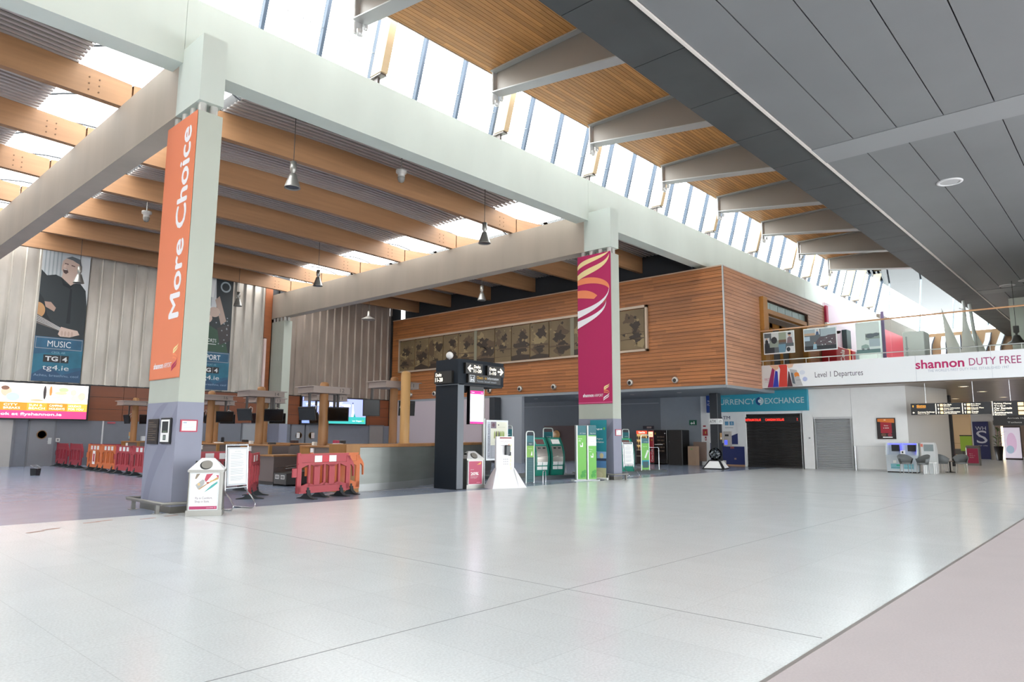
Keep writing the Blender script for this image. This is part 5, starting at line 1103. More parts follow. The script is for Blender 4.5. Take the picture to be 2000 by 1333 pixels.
# ATM wall
r = thing('cash_machine', 'cash machine panel in the white wall behind the black steel column', 'ATM', (33.98, 16.2, 0)); A = art_west(33.97, 17.0, 0, 1.85, 2.75); A.rect(0, .1, .46, .42, NAVY) 
A.rect(.46, .0, 1, .36, NAVY); A.poly([(.62, .55), (.62, .4), (.82, .4), (.82, .6)], NAVY); A.txt('ATM', .3, .86, .62, .92, mat('#2b3050'), .02); A.rect(.46, .75, .56, .82, mat('#5b95b8')); A.rect(.6, .75, .72, .82, mat('#5b95b8')); A.txt('S', .64, .765, .68, .805, PAPER); A.rect(.46, .7, .7, .71, mat('#a9afb3')); A.rect(.7, .12, .76, .15, mat('#8d7a75')); A.rect(0, 0, 1, .03, mat('#b38d70')); A.build('surround', r); COL.objects[-1].location = (-33.98, -16.2, 0)
b = MB(mat('#b9b4ae', .4, .3)); b.box(-.12, -.02, -.4, .0, 1.0, 1.75); b.use(glow('#4a55ff', 1.2)); b.box(-.125, -.12, -.2, -.05, 1.08, 1.3); b.use(mat('#8c4a48')); b.box(-.125, -.12, -.55, -.35, .88, .98); b.use(BLACK); b.box(-.125, -.12, -.28, -.08, 1.5, 1.6); b.build('machine', r)

# currency exchange front
r = thing('shop_sign', 'turquoise CURRENCY EXCHANGE sign board over the black shutter', 'sign', (33.9, 17.0, 2.74)); b = MB(mat('#2f93ab', .45)); b.box(-.12, .08, -5.12, -.3, 0, 1.0); b.build('board', r)
b = MB(mat('#1c3f8c', .45)); b.bbox(-.16, .06, -.3, .05, -.02, 1.0, .02); b.build('blue_end', r)
A = Art((-.121, -.3, 0), NY, UP, 4.82, 1.0); LT = mat('#b9cdd0', .5); A.txt('CURRENCY', .02, .36, .475, .64, LT, .012); A.txt('EXCHANGE', .575, .36, .97, .64, LT, .012); A.disc(.522, .5, .042, .2, mat('#173c7a'), 30); A.disc(.522, .5, .042, .2, LT, 20, -1.5, 1.5); A.disc(.522, .5, .022, .105, mat('#2f93ab')); A.txt('e', .506, .42, .54, .58, PAPER, .02); A.txt('NO.1 Currency', .06, .68, .2, .73, LT); A.build('lettering', r)
A = Art((-.162, .05, 0), NY, UP, .35, 1.0); A.txt('N', .3, .52, .6, .62, PAPER); A.txt('1C', .2, .34, .6, .46, PAPER); A.build('blue_print', r)
def shutter(y0, y1, z1, h, slat, label, nm='roller_shutter'):
    r = thing(nm, label, 'shutter', (34.1, y0, 0)); w = y1-y0
    b = MB(mat(h, .45, .3)); z = .02
    while z < z1:
        zt = min(z+slat, z1); b.add([(0, 0, z), (0, w, z), (-.022, w, z+slat*.55), (-.022, 0, z+slat*.55), (0, w, zt), (0, 0, zt)], [(0, 3, 2, 1), (3, 5, 4, 2)]); z += slat
    b.build('curtain', r)
    b = MB(mat(h, .4, .4)); b.box(-.05, .02, 0, w, 0, .06); b.build('bottom_bar', r)
    b = MB(mat('#a9acae', .4, .4)); b.box(-.1, .05, -.05, .05, 0, z1); b.box(-.1, .05, w-.05, w+.05, 0, z1); b.build('guide', r)
    return r
r = shutter(12.28, 15.22, 2.6, '#3c3a3a', .075, 'closed dark roller shutter with red ticker letters under the turquoise sign')
A = Art((-.12, 2.9, 2.22), NY, UP, 2.75, .2); RL = glow('#ff3a2e', 1.6); A.txt('AUSTRALIAN DOLLAR', .04, .2, .34, .8, RL, .01); A.txt('CANADIAN DOLLAR', .42, .2, .76, .8, RL, .01); A.txt('7.', .98, .2, 1.0, .8, RL); A.build('ticker', r)
b = MB(BLACK); b.box(-.115, -.02, .05, 2.9, 2.18, 2.46); b.build('ticker_case', r)
shutter(10.05, 11.68, 2.33, '#a3a6a8', .08, 'closed grey roller shutter beside the dark one')
b = MB(CHROME); b.bar((33.9, 9.93, .02), (33.9, 9.93, 1.08), .04); b.box(33.88, 34, 9.88, 9.98, 0, .02); tag(b.build('corner_guard'), 'short chrome corner guard beside the grey shutter', 'guard')
r = thing('wall_poster', 'dark framed poster with a red and orange picture on the white wall', 'poster', (33.98, 8.97, 1.41)); b = MB(mat('#241b1c', .4)); b.box(-.04, 0, -.75, 0, 0, .93); b.build('frame', r)
A = Art((-.041, 0, 0), NY, UP, .75, .93); A.rect(.2, .28, .8, .84, mat('#a02232')); A.poly([(.05, .82), (.95, .76), (.95, .96), (.05, .96)], mat('#d8772f')); A.txt('Enjoy', .4, .6, .62, .66, PAPER); A.txt('a taste', .35, .5, .65, .55, PAPER); A.disc(.35, .2, .14, .07, mat('#6b4a3a')); A.disc(.68, .2, .12, .08, mat('#8c3340')); A.rect(.3, .06, .82, .11, PAPER); A.disc(.45, .9, .06, .02, mat('#f3dcb5')); A.build('print', r)
b = MB(mat('#8d9094')); b.box(33.97, 34.0, 11.9, 11.97, 1.4, 1.47); tag(b.build('wall_switch'), 'small grey key switch on the white pier between the shutters', 'switch')
# ================================================================ RIGHT-HAND HALL UNDER THE BRIDGE
r = thing('internet_terminal', 'twin screen internet terminal desk with blue lights by the white wall', 'terminal', (33.2, 8.48, 0))
b = MB(mat('#c3ccd2', .35)); b.box(0, .45, -1.18, 0, .05, .72); b.box(-.02, .45, -1.2, .02, .70, .74); b.box(.3, .45, -1.2, .02, .74, 1.25); b.use(BLACK); b.box(.02, .45, -1.16, -.02, 0, .05); b.build('desk', r)
b = MB(mat('#cfd9dd', .3)); b.prism([(-.02, .74), (.3, .74), (.3, 1.25), (.12, 1.25), (.02, 1.0)], .05, (0, -.04, 0)); b.build('side_wing', r); b = MB(mat('#cfd9dd', .3)); b.prism([(-.02, .74), (.3, .74), (.3, 1.25), (.12, 1.25), (.02, 1.0)], .05, (0, -1.22, 0)); b.build('side_wing', r)
for y in (-.18, -.80):
    b = MB(BLACK); b.box(.2, .25, y-.3, y, .9, 1.17); b.build('screen', r)
b = MB(glow('#4a4cff', 2.2)); b.box(.27, .295, -.58, -.02, 1.19, 1.22); b.box(.27, .295, -1.16, -.62, 1.19, 1.22); b.box(.22, .27, -.56, -.52, .92, 1.17); b.box(.22, .27, -1.16, -1.12, .78, .95); b.build('blue_light', r)
A = Art((-.003, -.08, .1), NY, UP, 1.0, .6); A.rect(.08, .1, .45, .45, mat('#7fb9c4')); A.rect(.55, .1, .95, .45, mat('#7fb9c4')); A.txt('internet', .1, .14, .42, .24, mat('#4d6f86')); A.txt('internet', .57, .14, .92, .24, mat('#4d6f86')); A.rect(.3, .3, .44, .4, mat('#2fae8a')); A.rect(.18, .5, .3, .7, PAPER); A.build('front_print', r)
b = MB(PAPER); b.box(.02, .12, -.72, -.56, .74, .94); b.use(BLACK); b.box(.015, .02, -.67, -.61, .82, .9); b.build('coin_box', r)
r = thing('photo_terminal', 'grey curved kiosk beside the twin screen terminal', 'terminal', (33.3, 7.2, 0)); b = MB(mat('#c9cccc', .4)); b.prism([(0, 0), (.5, 0), (.5, .9), (.35, 1.2), (.2, 1.27), (.0, 1.27)], .5, (0, -.55, 0)); b.build('body', r)
b = MB(mat('#7f8a8c', .2)); b.box(-.01, 0, -.5, -.15, .92, 1.2); b.build('panel', r); b = MB(mat('#c46a5a')); b.box(-.012, 0, -.12, -.03, 1.1, 1.22); b.build('orange_mark', r)
r = thing('side_table', 'small white side table beside the grey tub chairs', 'table', (32.75, 6.62, 0)); b = MB(WHITE); b.box(-.05, .35, -.05, .4, .44, .48); b.build('top', r)
for x, y in ((0, 0), (.3, 0), (0, .35), (.3, .35)): b = MB(WHITE); b.bar((x, y, 0), (x, y, .44), .018, 6); b.build('leg', r)
def tub_chair(loc, rot, label):
    r = thing('tub_chair', label, 'chair', loc, rot, 'grey tub chairs by the terminals'); m = mat('#6b6f70', .6)
    b = MB(m); n = 12; vs = []; fs = []
    for i in range(n+1):
        a = math.radians(-20+220*i/n); c, s = math.cos(a), math.sin(a); zt = .62+.18*max(0, s)
        vs += [(.22*c, .2*s, .40), (.30*c, .27*s, zt), (.27*c, .24*s, zt), (.19*c, .17*s, .42)]
    for i in range(n):
        k = 4*i
        for j in range(4): fs.append((k+j, k+4+j, k+4+(j+1) % 4, k+(j+1) % 4))
    b.add(vs, fs, True); b.build('shell', r)
    b = MB(mat('#787b7c', .7)); b.lathe([(.0, .38), (.2, .39), (.22, .43), (.18, .46), (0, .465)], (0, .0, 0), 14); b.build('seat', r)
    for x in (-.15, .15):
        for y in (-.13, .13): b = MB(mat('#8b8a88', .35, .4)); b.bar((x*1.15, y*1.15, 0), (x, y, .4), .013, 6); b.build('leg', r)
    return r
c1 = tub_chair((32.55, 7.6, 0), -.9, 'grey tub chair with its back to the concourse, in front of the twin screens')
dup(c1, 'grey tub chair beside the white side table', (32.45, 6.95, 0), -2.2); dup(c1, 'grey tub chair facing sideways near the slim black post', (34.3, 6.62, 0), 1.2); dup(c1, 'grey tub chair with its open side to the black post', (34.75, 6.02, 0), -1.6)
b = MB(BLACK); b.lathe([(.2, 0), (.2, .02), (.03, .04), (.03, .66), (.3, .68), (.3, .70)], (33.6, 6.2, 0), 20) if False else b.lathe([(.2, 0), (.2, .02), (.03, .04), (.03, .46)], (35.2, 6.5, 0), 16)
b.use(mat('#8c7c70')); b.lathe([(.26, .46), (.26, .49)], (35.2, 6.5, 0), 18); tag(b.build('bistro_table'), 'small round table behind the two sideways tub chairs', 'table')
b = MB(BLACK); b.box(43.2, 43.5, 7.75, 8.0, 0, 3.74); struct(b.build('column_hall'), 'slim black column under the bridge beside the bench', 'column')
CREAM = mat('#ecc799', .6)
b = MB(CREAM); b.box(51.5, 51.8, 8.25, 14, 0, 3.74); b.use(mat('#b38c60')); b.box(51.49, 51.5, 8.25, 14, 1.15, 1.17); struct(b.build('wall_cream'), 'cream coloured wall in the hall under the bridge', 'wall')
b = MB(mat('#b9babb', .6)); b.box(58, 58.3, 7.9, 14, 0, 3.74); b.box(58, 58.3, -9, 7.9, 2.45, 3.74); struct(b.build('wall_far_shops'), 'pale grey shop wall at the far end of the hall', 'wall')
b = MB(mat('#4a4643', .6)); b.box(57.95, 58.0, -9, 7.95, 2.4, 2.7); struct(b.build('trim_7'), 'dark lintel over the far shop entrance', 'wall trim')
b = MB(mat('#6a5444', .6)); b.box(70, 70.3, -9, 14, 0, 3.74); b.use(mat('#2a2320')); b.box(69.95, 70, 5.4, 7.0, 0, 2.3); struct(b.build('wall_far_end'), 'brown end wall beyond the far shops', 'wall')
r = thing('shop_banner', 'tall navy banner reading WHS on the far shop wall', 'banner', (57.9, 9.15, .05)); A = Art((0, 0, 0), NY, UP, .93, 2.58, mat('#141f52', .5), .03); S_ = mat('#b9bccb'); A.txt('WH', .18, .77, .84, .87, S_, 0); A.txt('S', .2, .42, .88, .76, S_, .0); A.txt('EST 1792', .3, .34, .86, .37, S_); A.build('sheet', r)
r = thing('aframe_bin', 'steel bin with a crimson poster in front of the navy banner', 'bin', (45.2, 7.55, 0)); b = MB(STAIN); b.bbox(0, .45, -.62, 0, 0, .98, .02); b.use(mat('#6b6460')); b.prism([(0, .98), (.45, .98), (.3, 1.08), (.15, 1.08)], .62, (0, -.62, 0)); b.build('body', r)
A = Art((-.004, -.06, .12), NY, UP, .5, .8); A.rect(0, 0, 1, 1, mat('#b02f52')); A.txt('Fly in', .2, .6, .5, .66, PAPER); A.txt('Shop in', .2, .48, .7, .54, PAPER); A.txt('Style', .2, .36, .6, .42, PAPER); A.build('poster', r)
b = MB(mat('#9dbb3c', .5)); b.box(50, 50.1, 8.0, 8.6, .7, 1.62); b.use(BLACK); b.box(49.99, 50.12, 7.98, 8.62, 1.6, 1.66); b.bar((50.05, 8.1, 0), (50.05, 8.1, .7), .02, 5); b.bar((50.05, 8.5, 0), (50.05, 8.5, .7), .02, 5); tag(b.build('green_display'), 'lime green display board behind the steel bin', 'display board')
r = thing('bench', 'grey padded bench against the cream wall', 'bench', (50.3, 8.5, 0)); b = MB(mat('#6e6863', .6)); b.bbox(0, .5, 0, 1.1, .36, .46, .02); b.build('seat', r); b = MB(mat('#6e6863', .6)); b.bbox(.45, .55, 0, 1.1, .48, .82, .02); b.build('backrest', r)
for y in (.05, 1.03): b = MB(CHROME); b.box(.03, .5, y, y+.03, 0, .36); b.build('leg', r)
for i, (x, y) in enumerate(((57.0, 7.62), (62.5, 7.83))):
    r = thing('potted_plant', ('tall leafy plant in a dark tapered pot by the far shop entrance', 'second leafy plant in a dark tapered pot further inside the far shops')[i], 'plant', (x, y, 0)); b = MB(mat('#1f1d1e', .4)); b.lathe([(.16, 0), (.28, .95), (.25, .95), (.24, .9), (0, .9)], (0, 0, 0), 16); b.build('pot', r)
    b = MB(mat('#4f6b3c', .6))
    for k in range(46):
        a = random.random()*6.28; z = .9+random.random()*1.2; l = .25+.3*random.random(); s = V(.06*math.cos(a), .06*math.sin(a), z); t = V(math.cos(a)*l, math.sin(a)*l, random.uniform(.0, .35)); w = V(-math.sin(a), math.cos(a), 0)*.04
        b.add([s, s+t*.5+w+V(0, 0, .06), s+t, s+t*.5-w+V(0, 0, .06)], [(0, 1, 2, 3)])
    b.bar((0, 0, .88), (0, 0, 2.05), .02, 5); b.build('foliage', r)
r = thing('lit_display', 'bright lit shop display with a pale picture beyond the plants', 'display', (60, 7.8, 0)); A = Art((0, 0, 0), NY, UP, 1.15, 2.35, mat('#554a48'), .05); A.rect(.05, .05, .95, .95, glow('#cfc6d2', .6)); A.disc(.5, .5, .25, .3, glow('#b69ab0', .8)); A.disc(.4, .3, .2, .12, glow('#8fa0b0', .7)); A.rect(0, 0, .12, 1, glow('#ffe9c4', 1.5)); A.build('panel', r)
r = thing('shop_counter', 'dark brown shop counter with a red light inside the far shop', 'counter', (66, 6.2, 0)); b = MB(mat('#5a3d2c', .5)); b.box(0, .6, -1.0, 1.0, 0, 1.0); b.build('front', r); b = MB(glow('#ff5a3a', 1.5)); b.lathe([(0, -.08), (.08, 0), (0, .08)], (-.02, .2, 1.2), 10); b.build('lamp', r)
# hanging direction signs
def hang(nm, y1, y0, z0, z1, label, fn, cables=(.2, .8)):
    r = thing(nm, label, 'sign', (33.0, y1, z0)); w = y1-y0; b = MB(mat('#2b2c2f', .4)); b.box(0, .12, -w, 0, 0, z1-z0); b.build('case', r)
    A = Art((-.002, 0, 0), NY, UP, w, z1-z0); fn(A); A.build('lettering', r)
    for c in cables: b = MB(CHROME); b.bar((.06, -w*c, z1-z0), (.06, -w*c, 3.74-z0), .012, 5); b.build('cable', r)
LW = glow('#fff4dd', 1.5); LA = glow('#ffdc9c', 1.2); LO = glow('#ffab3c', 1.2)
def uparrow(A, u, v, m): A.poly([(u, v+.12), (u+.012, v+.2), (u+.024, v+.12), (u+.015, v+.12), (u+.015, v), (u+.009, v), (u+.009, v+.12)], m)
def hs(A):
    uparrow(A, .02, .65, LO); A.txt('Gates', .08, .72, .2, .86, LO, .01); A.txt('Geataí', .08, .6, .2, .7, LO)
    arrow(A, .02, .12, .03, .16, LW); A.txt('Currency Exchange', .09, .16, .31, .30, LW, .01); A.txt('Malartú Airgid', .09, .05, .24, .13, LW)
    A.rect(.325, .06, .333, .94, LW); A.rect(.66, .06, .668, .94, LW)
    for i, t in enumerate((('Car Park', 'Carrchlós'), ('Airport Information', 'Eolas Aerfoirt'), ('Tourist Information', 'Eolas Turasóireachta'))):
        v = .7-.31*i; uparrow(A, .35, v, LW); A.rect(.385, v, .42, v+.2, LA); A.txt(t[0], .43, v+.09, .46+.009*len(t[0]), v+.2, LW, .01); A.txt(t[1], .43, v-.02, .45+.007*len(t[1]), v+.06, LW)
    for i, t in enumerate((('Bus Stop', 'Stad Bus'), ('Church Mass', 'Séipéal'), ('Taxis', 'Tacsaí'))):
        v = .7-.31*i; uparrow(A, .685, v, LW); A.rect(.72, v, .76, v+.2, LA); A.txt(t[0], .77, v+.09, .80+.011*len(t[0]), v+.2, LW, .01); A.txt(t[1], .77, v-.02, .79+.009*len(t[1]), v+.06, LW)
hang('hanging_sign', 7.36, 4.56, 2.42, 2.9, 'long hanging sign with lit arrows to gates, currency exchange and buses', hs)
def hs2(A):
    A.rect(0, 0, 1, .4, mat('#1d1a18'))
    for i, t in enumerate((('Parking Money', 'Ticéid'), ('Car Rentals', 'Cíos Carr'), ('Restaurant', 'Bialann'))):
        v = .83-.18*i; A.rect(.01, v-.03, .03, v+.12, LW) if False else None; A.txt(t[0], .04, v+.02, .42, v+.1, LW, .01); A.txt(t[1], .04, v-.05, .28, v, LW); A.rect(.55, v-.03, .67, v+.1, LA); uparrow(A, .70, v-.04, LW)
    A.rect(.0, .42, .012, 1, LW); A.rect(.78, .42, .795, 1, LW); A.txt('Arrivals Hall', .3, .27, .7, .33, mat('#bdb9b3')); A.txt('Toilets', .3, .1, .6, .16, mat('#bdb9b3')); A.txt('Departures', .8, .27, .98, .33, mat('#c79a3a'))
hang('hanging_sign', 4.5, 3.0, 1.96, 2.92, 'second hanging sign, deeper than the long one, with a dark lower panel', hs2, (.4,))
# lit ceiling spots of the bridge soffit
for i, (x, y) in enumerate(((36, 5.9), (40.4, 5.85), (40.5, 8.1), (46.7, 8.1), (46.6, 5.8), (52, 7.0), (36, 3.5), (41, 3.0))):
    r = thing('ceiling_spot', f'{["first","second","third","fourth","fifth","sixth","seventh","eighth"][i]} lit round spot in the brown soffit of the bridge', 'ceiling light', (x, y, 3.735), 0, 'lit spots in the bridge soffit')
    b = MB(WHITE); b.lathe([(.2, 0), (.2, -.015), (.16, -.015), (.16, 0)], (0, 0, 0), 16); b.build('ring', r); b = MB(glow('#ffe0b0', 3)); b.lathe([(0, -.006), (.16, -.006)], (0, 0, 0), 16); b.build('lens', r)
    L = bpy.data.lights.new('spot_light', 'AREA'); L.shape = 'DISK'; L.size = .3; L.energy = 12; L.color = (1, .85, .65); lo = bpy.data.objects.new('spot_light', L); COL.objects.link(lo); lo.parent = r; lo.location = (0, 0, -.03)
# grey panel ceiling downlights
for i, (x, y) in enumerate(((23.06, 3.7), (40.2, 3.68), (41.0, 4.55), (51, 4.6))):
    r = thing('ceiling_speaker', f'{["first","second","third","fourth"][i]} round white fitting along the grey panel ceiling', 'ceiling fitting', (x, y, 8.928), 0, 'round fittings in the panel ceiling')
    b = MB(mat('#c9cacb', .4)); b.lathe([(.34, 0), (.34, -.02), (.26, -.03), (.25, -.01)], (0, 0, 0), 28); b.build('ring', r); b = MB(mat('#a6a7a8', .5)); b.lathe([(0, -.012), (.255, -.012)], (0, 0, 0), 28); b.build('cover', r)

# ================================================================ HALL FITTINGS
def pendant(loc, label, zt):
    r = thing('pendant_lamp', label, 'lamp', loc, 0, 'industrial pendant lamps in the check-in hall'); m = mat('#8f8d88', .35, .6)
    b = MB(mat('#3a3634')); b.bar((0, 0, .75), (0, 0, zt-loc[2]), .011, 5); b.build('cord', r)
    b = MB(m); b.lathe([(.0, .76), (.085, .75), (.09, .5), (.05, .44), (.045, .40)], (0, 0, 0), 16); b.build('housing', r)
    b = MB(m); b.lathe([(.05, .42), (.09, .4), (.12, .3), (.19, .1), (.215, .02), (.22, 0), (.2, .0), (.18, .08), (.1, .3)], (0, 0, 0), 22); b.build('shade', r)
    b = MB(mat('#3d4148', .2)); b.lathe([(0, .03), (.19, .03)], (0, 0, 0), 20); b.build('lens', r)
    return r
p1_ = pendant((9.4, 16.8, 8.17), 'pendant lamp just past the orange banner column, close to the main beam', 10.5)
for loc, l in (((16.8, 16.7, 8.16), 'pendant lamp by the main beam, close to the skylights of the middle bay'), ((16.9, 27.5, 8.2), 'pendant lamp in the middle depth of the hall against the timber beams'), ((16.6, 34.6, 8.1), 'pendant lamp in front of the second tall poster'), ((9.2, 34.4, 8.05), 'pendant lamp hanging in front of the singing man poster'), ((24.2, 24.2, 8.2), 'pendant lamp hanging in front of the cedar box below the dim bay')): dup(p1_, l, loc)
r = thing('pendant_lamp', 'wide flat shaded pendant lamp before the steel cladding by the timber box', 'lamp', (24.0, 33.4, 8.2)); b = MB(mat('#b0aba4', .4, .4)); b.lathe([(.07, .5), (.08, .25), (.1, .2), (.4, .05), (.42, .0), (.38, .0)], (0, 0, 0), 20); b.build('shade', r); b = MB(mat('#3a3634')); b.bar((0, 0, .5), (0, 0, 2.4), .01, 5); b.build('cord', r)
for loc, l in (((12.9, 16.5, 9.35), 'dome camera hanging under the slats close to the main beam'), ((9.1, 26.6, 9.3), 'dome camera under the timber beams seen beside the orange banner')):
    r = thing('dome_camera', l, 'camera', loc); b = MB(mat('#a5a29d', .4, .3)); b.lathe([(.17, .28), (.17, .2), (.11, .16), (.11, .05)], (0, 0, 0), 16); b.bar((0, 0, .28), (0, 0, 1.18), .02, 6); b.build('mount', r); b = MB(mat('#77746f', .15)); b.lathe([(0, -.12), (.08, -.09), (.115, 0), (.115, .06)], (0, 0, 0), 16); b.build('dome', r)
# mural on the cedar box
MUR = mat('#756244', .5, 0, .4, (.6, .6, .6)); MD = mat('#33261c', .5, 0, .2, (2, 2, 2)); MM = mat('#55432f', .5); MLT = mat('#8d7a56', .5)
my = [35.95, 34.43, 33.06, 31.72, 30.36, 28.9, 27.31, 26.01, 24.63, 23.28, 21.75, 20.3, 18.8, 17.37]
r = thing('mural', 'long brown toned framed mural of many panels on the cedar box', 'mural', (28.5, 36.0, 5.5))
b = MB(mat('#b9a692', .4, .3)); Y = lambda y: y-36.0
b.box(-.14, 0, Y(17.24), Y(17.35), 0, 2.22); b.box(-.14, 0, Y(35.97), Y(36.06), 0, 2.22); b.box(-.14, 0, Y(17.24), Y(36.06), 2.1, 2.22); b.box(-.14, 0, Y(17.24), Y(36.06), 0, .1); b.build('frame', r)
for ya, yb in ((28.78, 29.0), (21.62, 21.86)):
    b = MB(mat('#7f7a66', .4)); b.box(-.10, 0, Y(ya), Y(yb), .1, 2.1); b.build('divider', r)
for i, (ya, yb) in enumerate(zip(my, my[1:])):
    rr = random.Random(i+3); w = ya-yb-.04
    A = Art((-.06, Y(ya), .12), NY, UP, w, 1.94, MUR, .02)
    def blot(cu, cv, s, m, n=26, sq=1.0):
        ph = [rr.uniform(0, 6) for _ in range(4)]
        A.fan((cu, cv), [(min(.99, max(.01, cu+s*(1+.3*math.sin(3*t+ph[0])+.22*math.sin(7*t+ph[1])+.12*rr.uniform(-1, 1))*math.cos(t))), min(.99, max(.01, cv+sq*s*(1+.3*math.sin(4*t+ph[2])+.2*math.sin(9*t+ph[3])+.12*rr.uniform(-1, 1))*math.sin(t)*.62))) for t in (6.2832*j/n for j in range(n))], m)
    for k in range(3): blot(rr.uniform(.15, .85), rr.uniform(.2, .85), rr.uniform(.15, .32), MM if k else MLT)
    blot(rr.uniform(.3, .7), rr.uniform(.55, .75), rr.uniform(.16, .32), MD); blot(rr.uniform(.3, .7), rr.uniform(.15, .4), rr.uniform(.2, .38), MD, 26, .8)
    for k in range(7): blot(rr.uniform(.05, .95), rr.uniform(.08, .95), rr.uniform(.02, .06), MD if k % 2 else MLT, 12)
    for k in range(2):
        v = rr.uniform(.08, .4); A.poly([(0.02, v), (.98, v+rr.uniform(-.06, .06)), (.98, v+.015), (.02, v+.02)], MM)
    if i % 3: A.fan((.5, .03), [(0, 0), (1, 0), (1, rr.uniform(.06, .16)), (.5, rr.uniform(.1, .2)), (0, rr.uniform(.06, .16))], MD)
    A.build('panel', r)
b = MB(BLACK)
for y in my: b.box(-.07, -.02, Y(y)-.03, Y(y), .1, 2.1)
b.build('joint', r)
def wall_spot(y, n): 
    r = thing('wall_spot', f'{n} round spotlight along the foot of the cedar box, counted from its corner', 'spotlight', (28.46, y, 4.04), 0, 'round spotlights on the cedar box'); b = MB(mat('#c4bfb8', .35, .5)); b.lathe([(.14, .04), (.15, -.05), (.13, -.1), (.09, -.1)], (0, 0, 0), 18, 'x'); b.build('ring', r); b = MB(mat('#2a2623', .2)); b.lathe([(0, -.06), (.1, -.07), (.06, -.11)], (-.02, 0, -.02), 14, 'x'); b.build('lens', r)
for y, n in zip((15.86, 18.28, 20.65, 23.0, 25.39, 27.75, 30.13, 32.48, 34.81), ('first', 'second', 'third', 'fourth', 'fifth', 'sixth', 'seventh', 'eighth', 'ninth')): wall_spot(y, n)
for i, (x, y) in enumerate(((30.5, 16.8), (30.5, 19.5), (30.5, 23), (30.5, 26))):
    b = MB(mat('#d9d6d0', .4)); b.lathe([(.12, 0), (.12, -.01), (0, -.012)], (x, y, 3.598), 14); tag(b.build('soffit_light'), f'{["first","second","third","fourth"][i]} small round light in the grey soffit, counted from the box corner', 'ceiling light', 'small lights in the grey soffit')

# lit screens on the back wall
r = thing('advert_screen', 'lit advertising screen reading book at flyshannon.ie on the back wall', 'screen', (5.6, 36.9, 2.12)); b = MB(BLACK); b.box(-.06, 5.14, -.1, .08, -.06, 1.62); b.build('frame', r)
A = Art((0, -.103, 0), PX, UP, 5.06, 1.55); E_ = 1.05
A.rect(0, 0, 1, 1, glow('#fdf6f0', E_)); A.rect(0, 0, 1, .22, glow('#d9457f', .9)); A.rect(0, .22, 1, .45, glow('#ec8a2c', .95)); A.rect(.53, .22, .68, .45, glow('#f0a23c', .95)); A.rect(.84, .22, 1, .45, glow('#f2b04a', .95)); W1 = glow('#ffffff', 1.3)
A.txt('Find and book at flyshannon.ie', .06, .06, .80, .16, W1, .01)
for u, a, c in ((.36, 'CITY', 'BREAKS'), (.545, 'SUN &', 'BEACH'), (.70, 'CAMPING', 'HOLIDAYS'), (.85, 'HOLIDAYS', 'FOR YOU')): A.txt(a, u, .35, u+.10, .41, W1); A.txt(c, u, .26, u+.12, .32, W1)
for u, v, ru, rv, h in ((.37, .75, .04, .14, '#e0b9a0'), (.42, .6, .05, .12, '#b6c8e0'), (.36, .85, .03, .06, '#7a5a4a'), (.58, .7, .06, .2, '#f0dcd0'), (.655, .75, .012, .2, '#3a3434'), (.60, .52, .05, .03, '#d8b08a'), (.70, .8, .012, .15, '#c88a50'), (.76, .62, .07, .1, '#c4dcea'), (.80, .85, .04, .07, '#b9cc9a'), (.78, .75, .05, .05, '#e6d9a0'), (.88, .78, .025, .1, '#f0cdb5'), (.91, .6, .05, .12, '#f4d0c0'), (.95, .68, .03, .12, '#f2c4b0')): A.disc(u, v, ru, rv, glow(h, .85), 16)
A.build('display', r)
r = thing('advert_screen', 'lit screen with an aircraft tail over a teal sea on the back wall', 'screen', (21.95, 36.9, 2.15)); b = MB(BLACK); b.box(-.08, 4.6, -.1, .08, -.08, 1.62); b.build('frame', r)
A = Art((0, -.103, 0), PX, UP, 4.52, 1.54); A.rect(0, 0, 1, 1, glow('#a9b4ee', .85)); A.rect(0, .6, .5, 1, glow('#9fb0ec', .85)); A.rect(.4, 0, 1, .28, glow('#3fb5b0', .8)); A.rect(.0, 0, .4, .3, glow('#8fa6e6', .8)); A.disc(.5, .85, .12, .1, glow('#c6cdf4', .85)); A.txt("WE'VE GOT AMERICA COVERED", .05, .68, .74, .78, W1, .01); A.txt('Fly direct from Shannon', .42, .53, .68, .57, W1); A.poly([(.76, .28), (.83, .28), (.8, .5), (.785, .85), (.775, .85), (.77, .5)], glow('#dfe9ee', .9)); A.poly([(.795, .28), (.83, .28), (.81, .45)], glow('#2c9a94', .8)); A.disc(.779, .83, .012, .03, glow('#4a5560', .7)); A.txt('aer lingus', .78, .08, .93, .15, W1, .01); A.disc(.955, .12, .02, .03, glow('#7fc450', .9), 8); A.txt('shannon', .04, .12, .12, .17, W1); A.build('display', r)
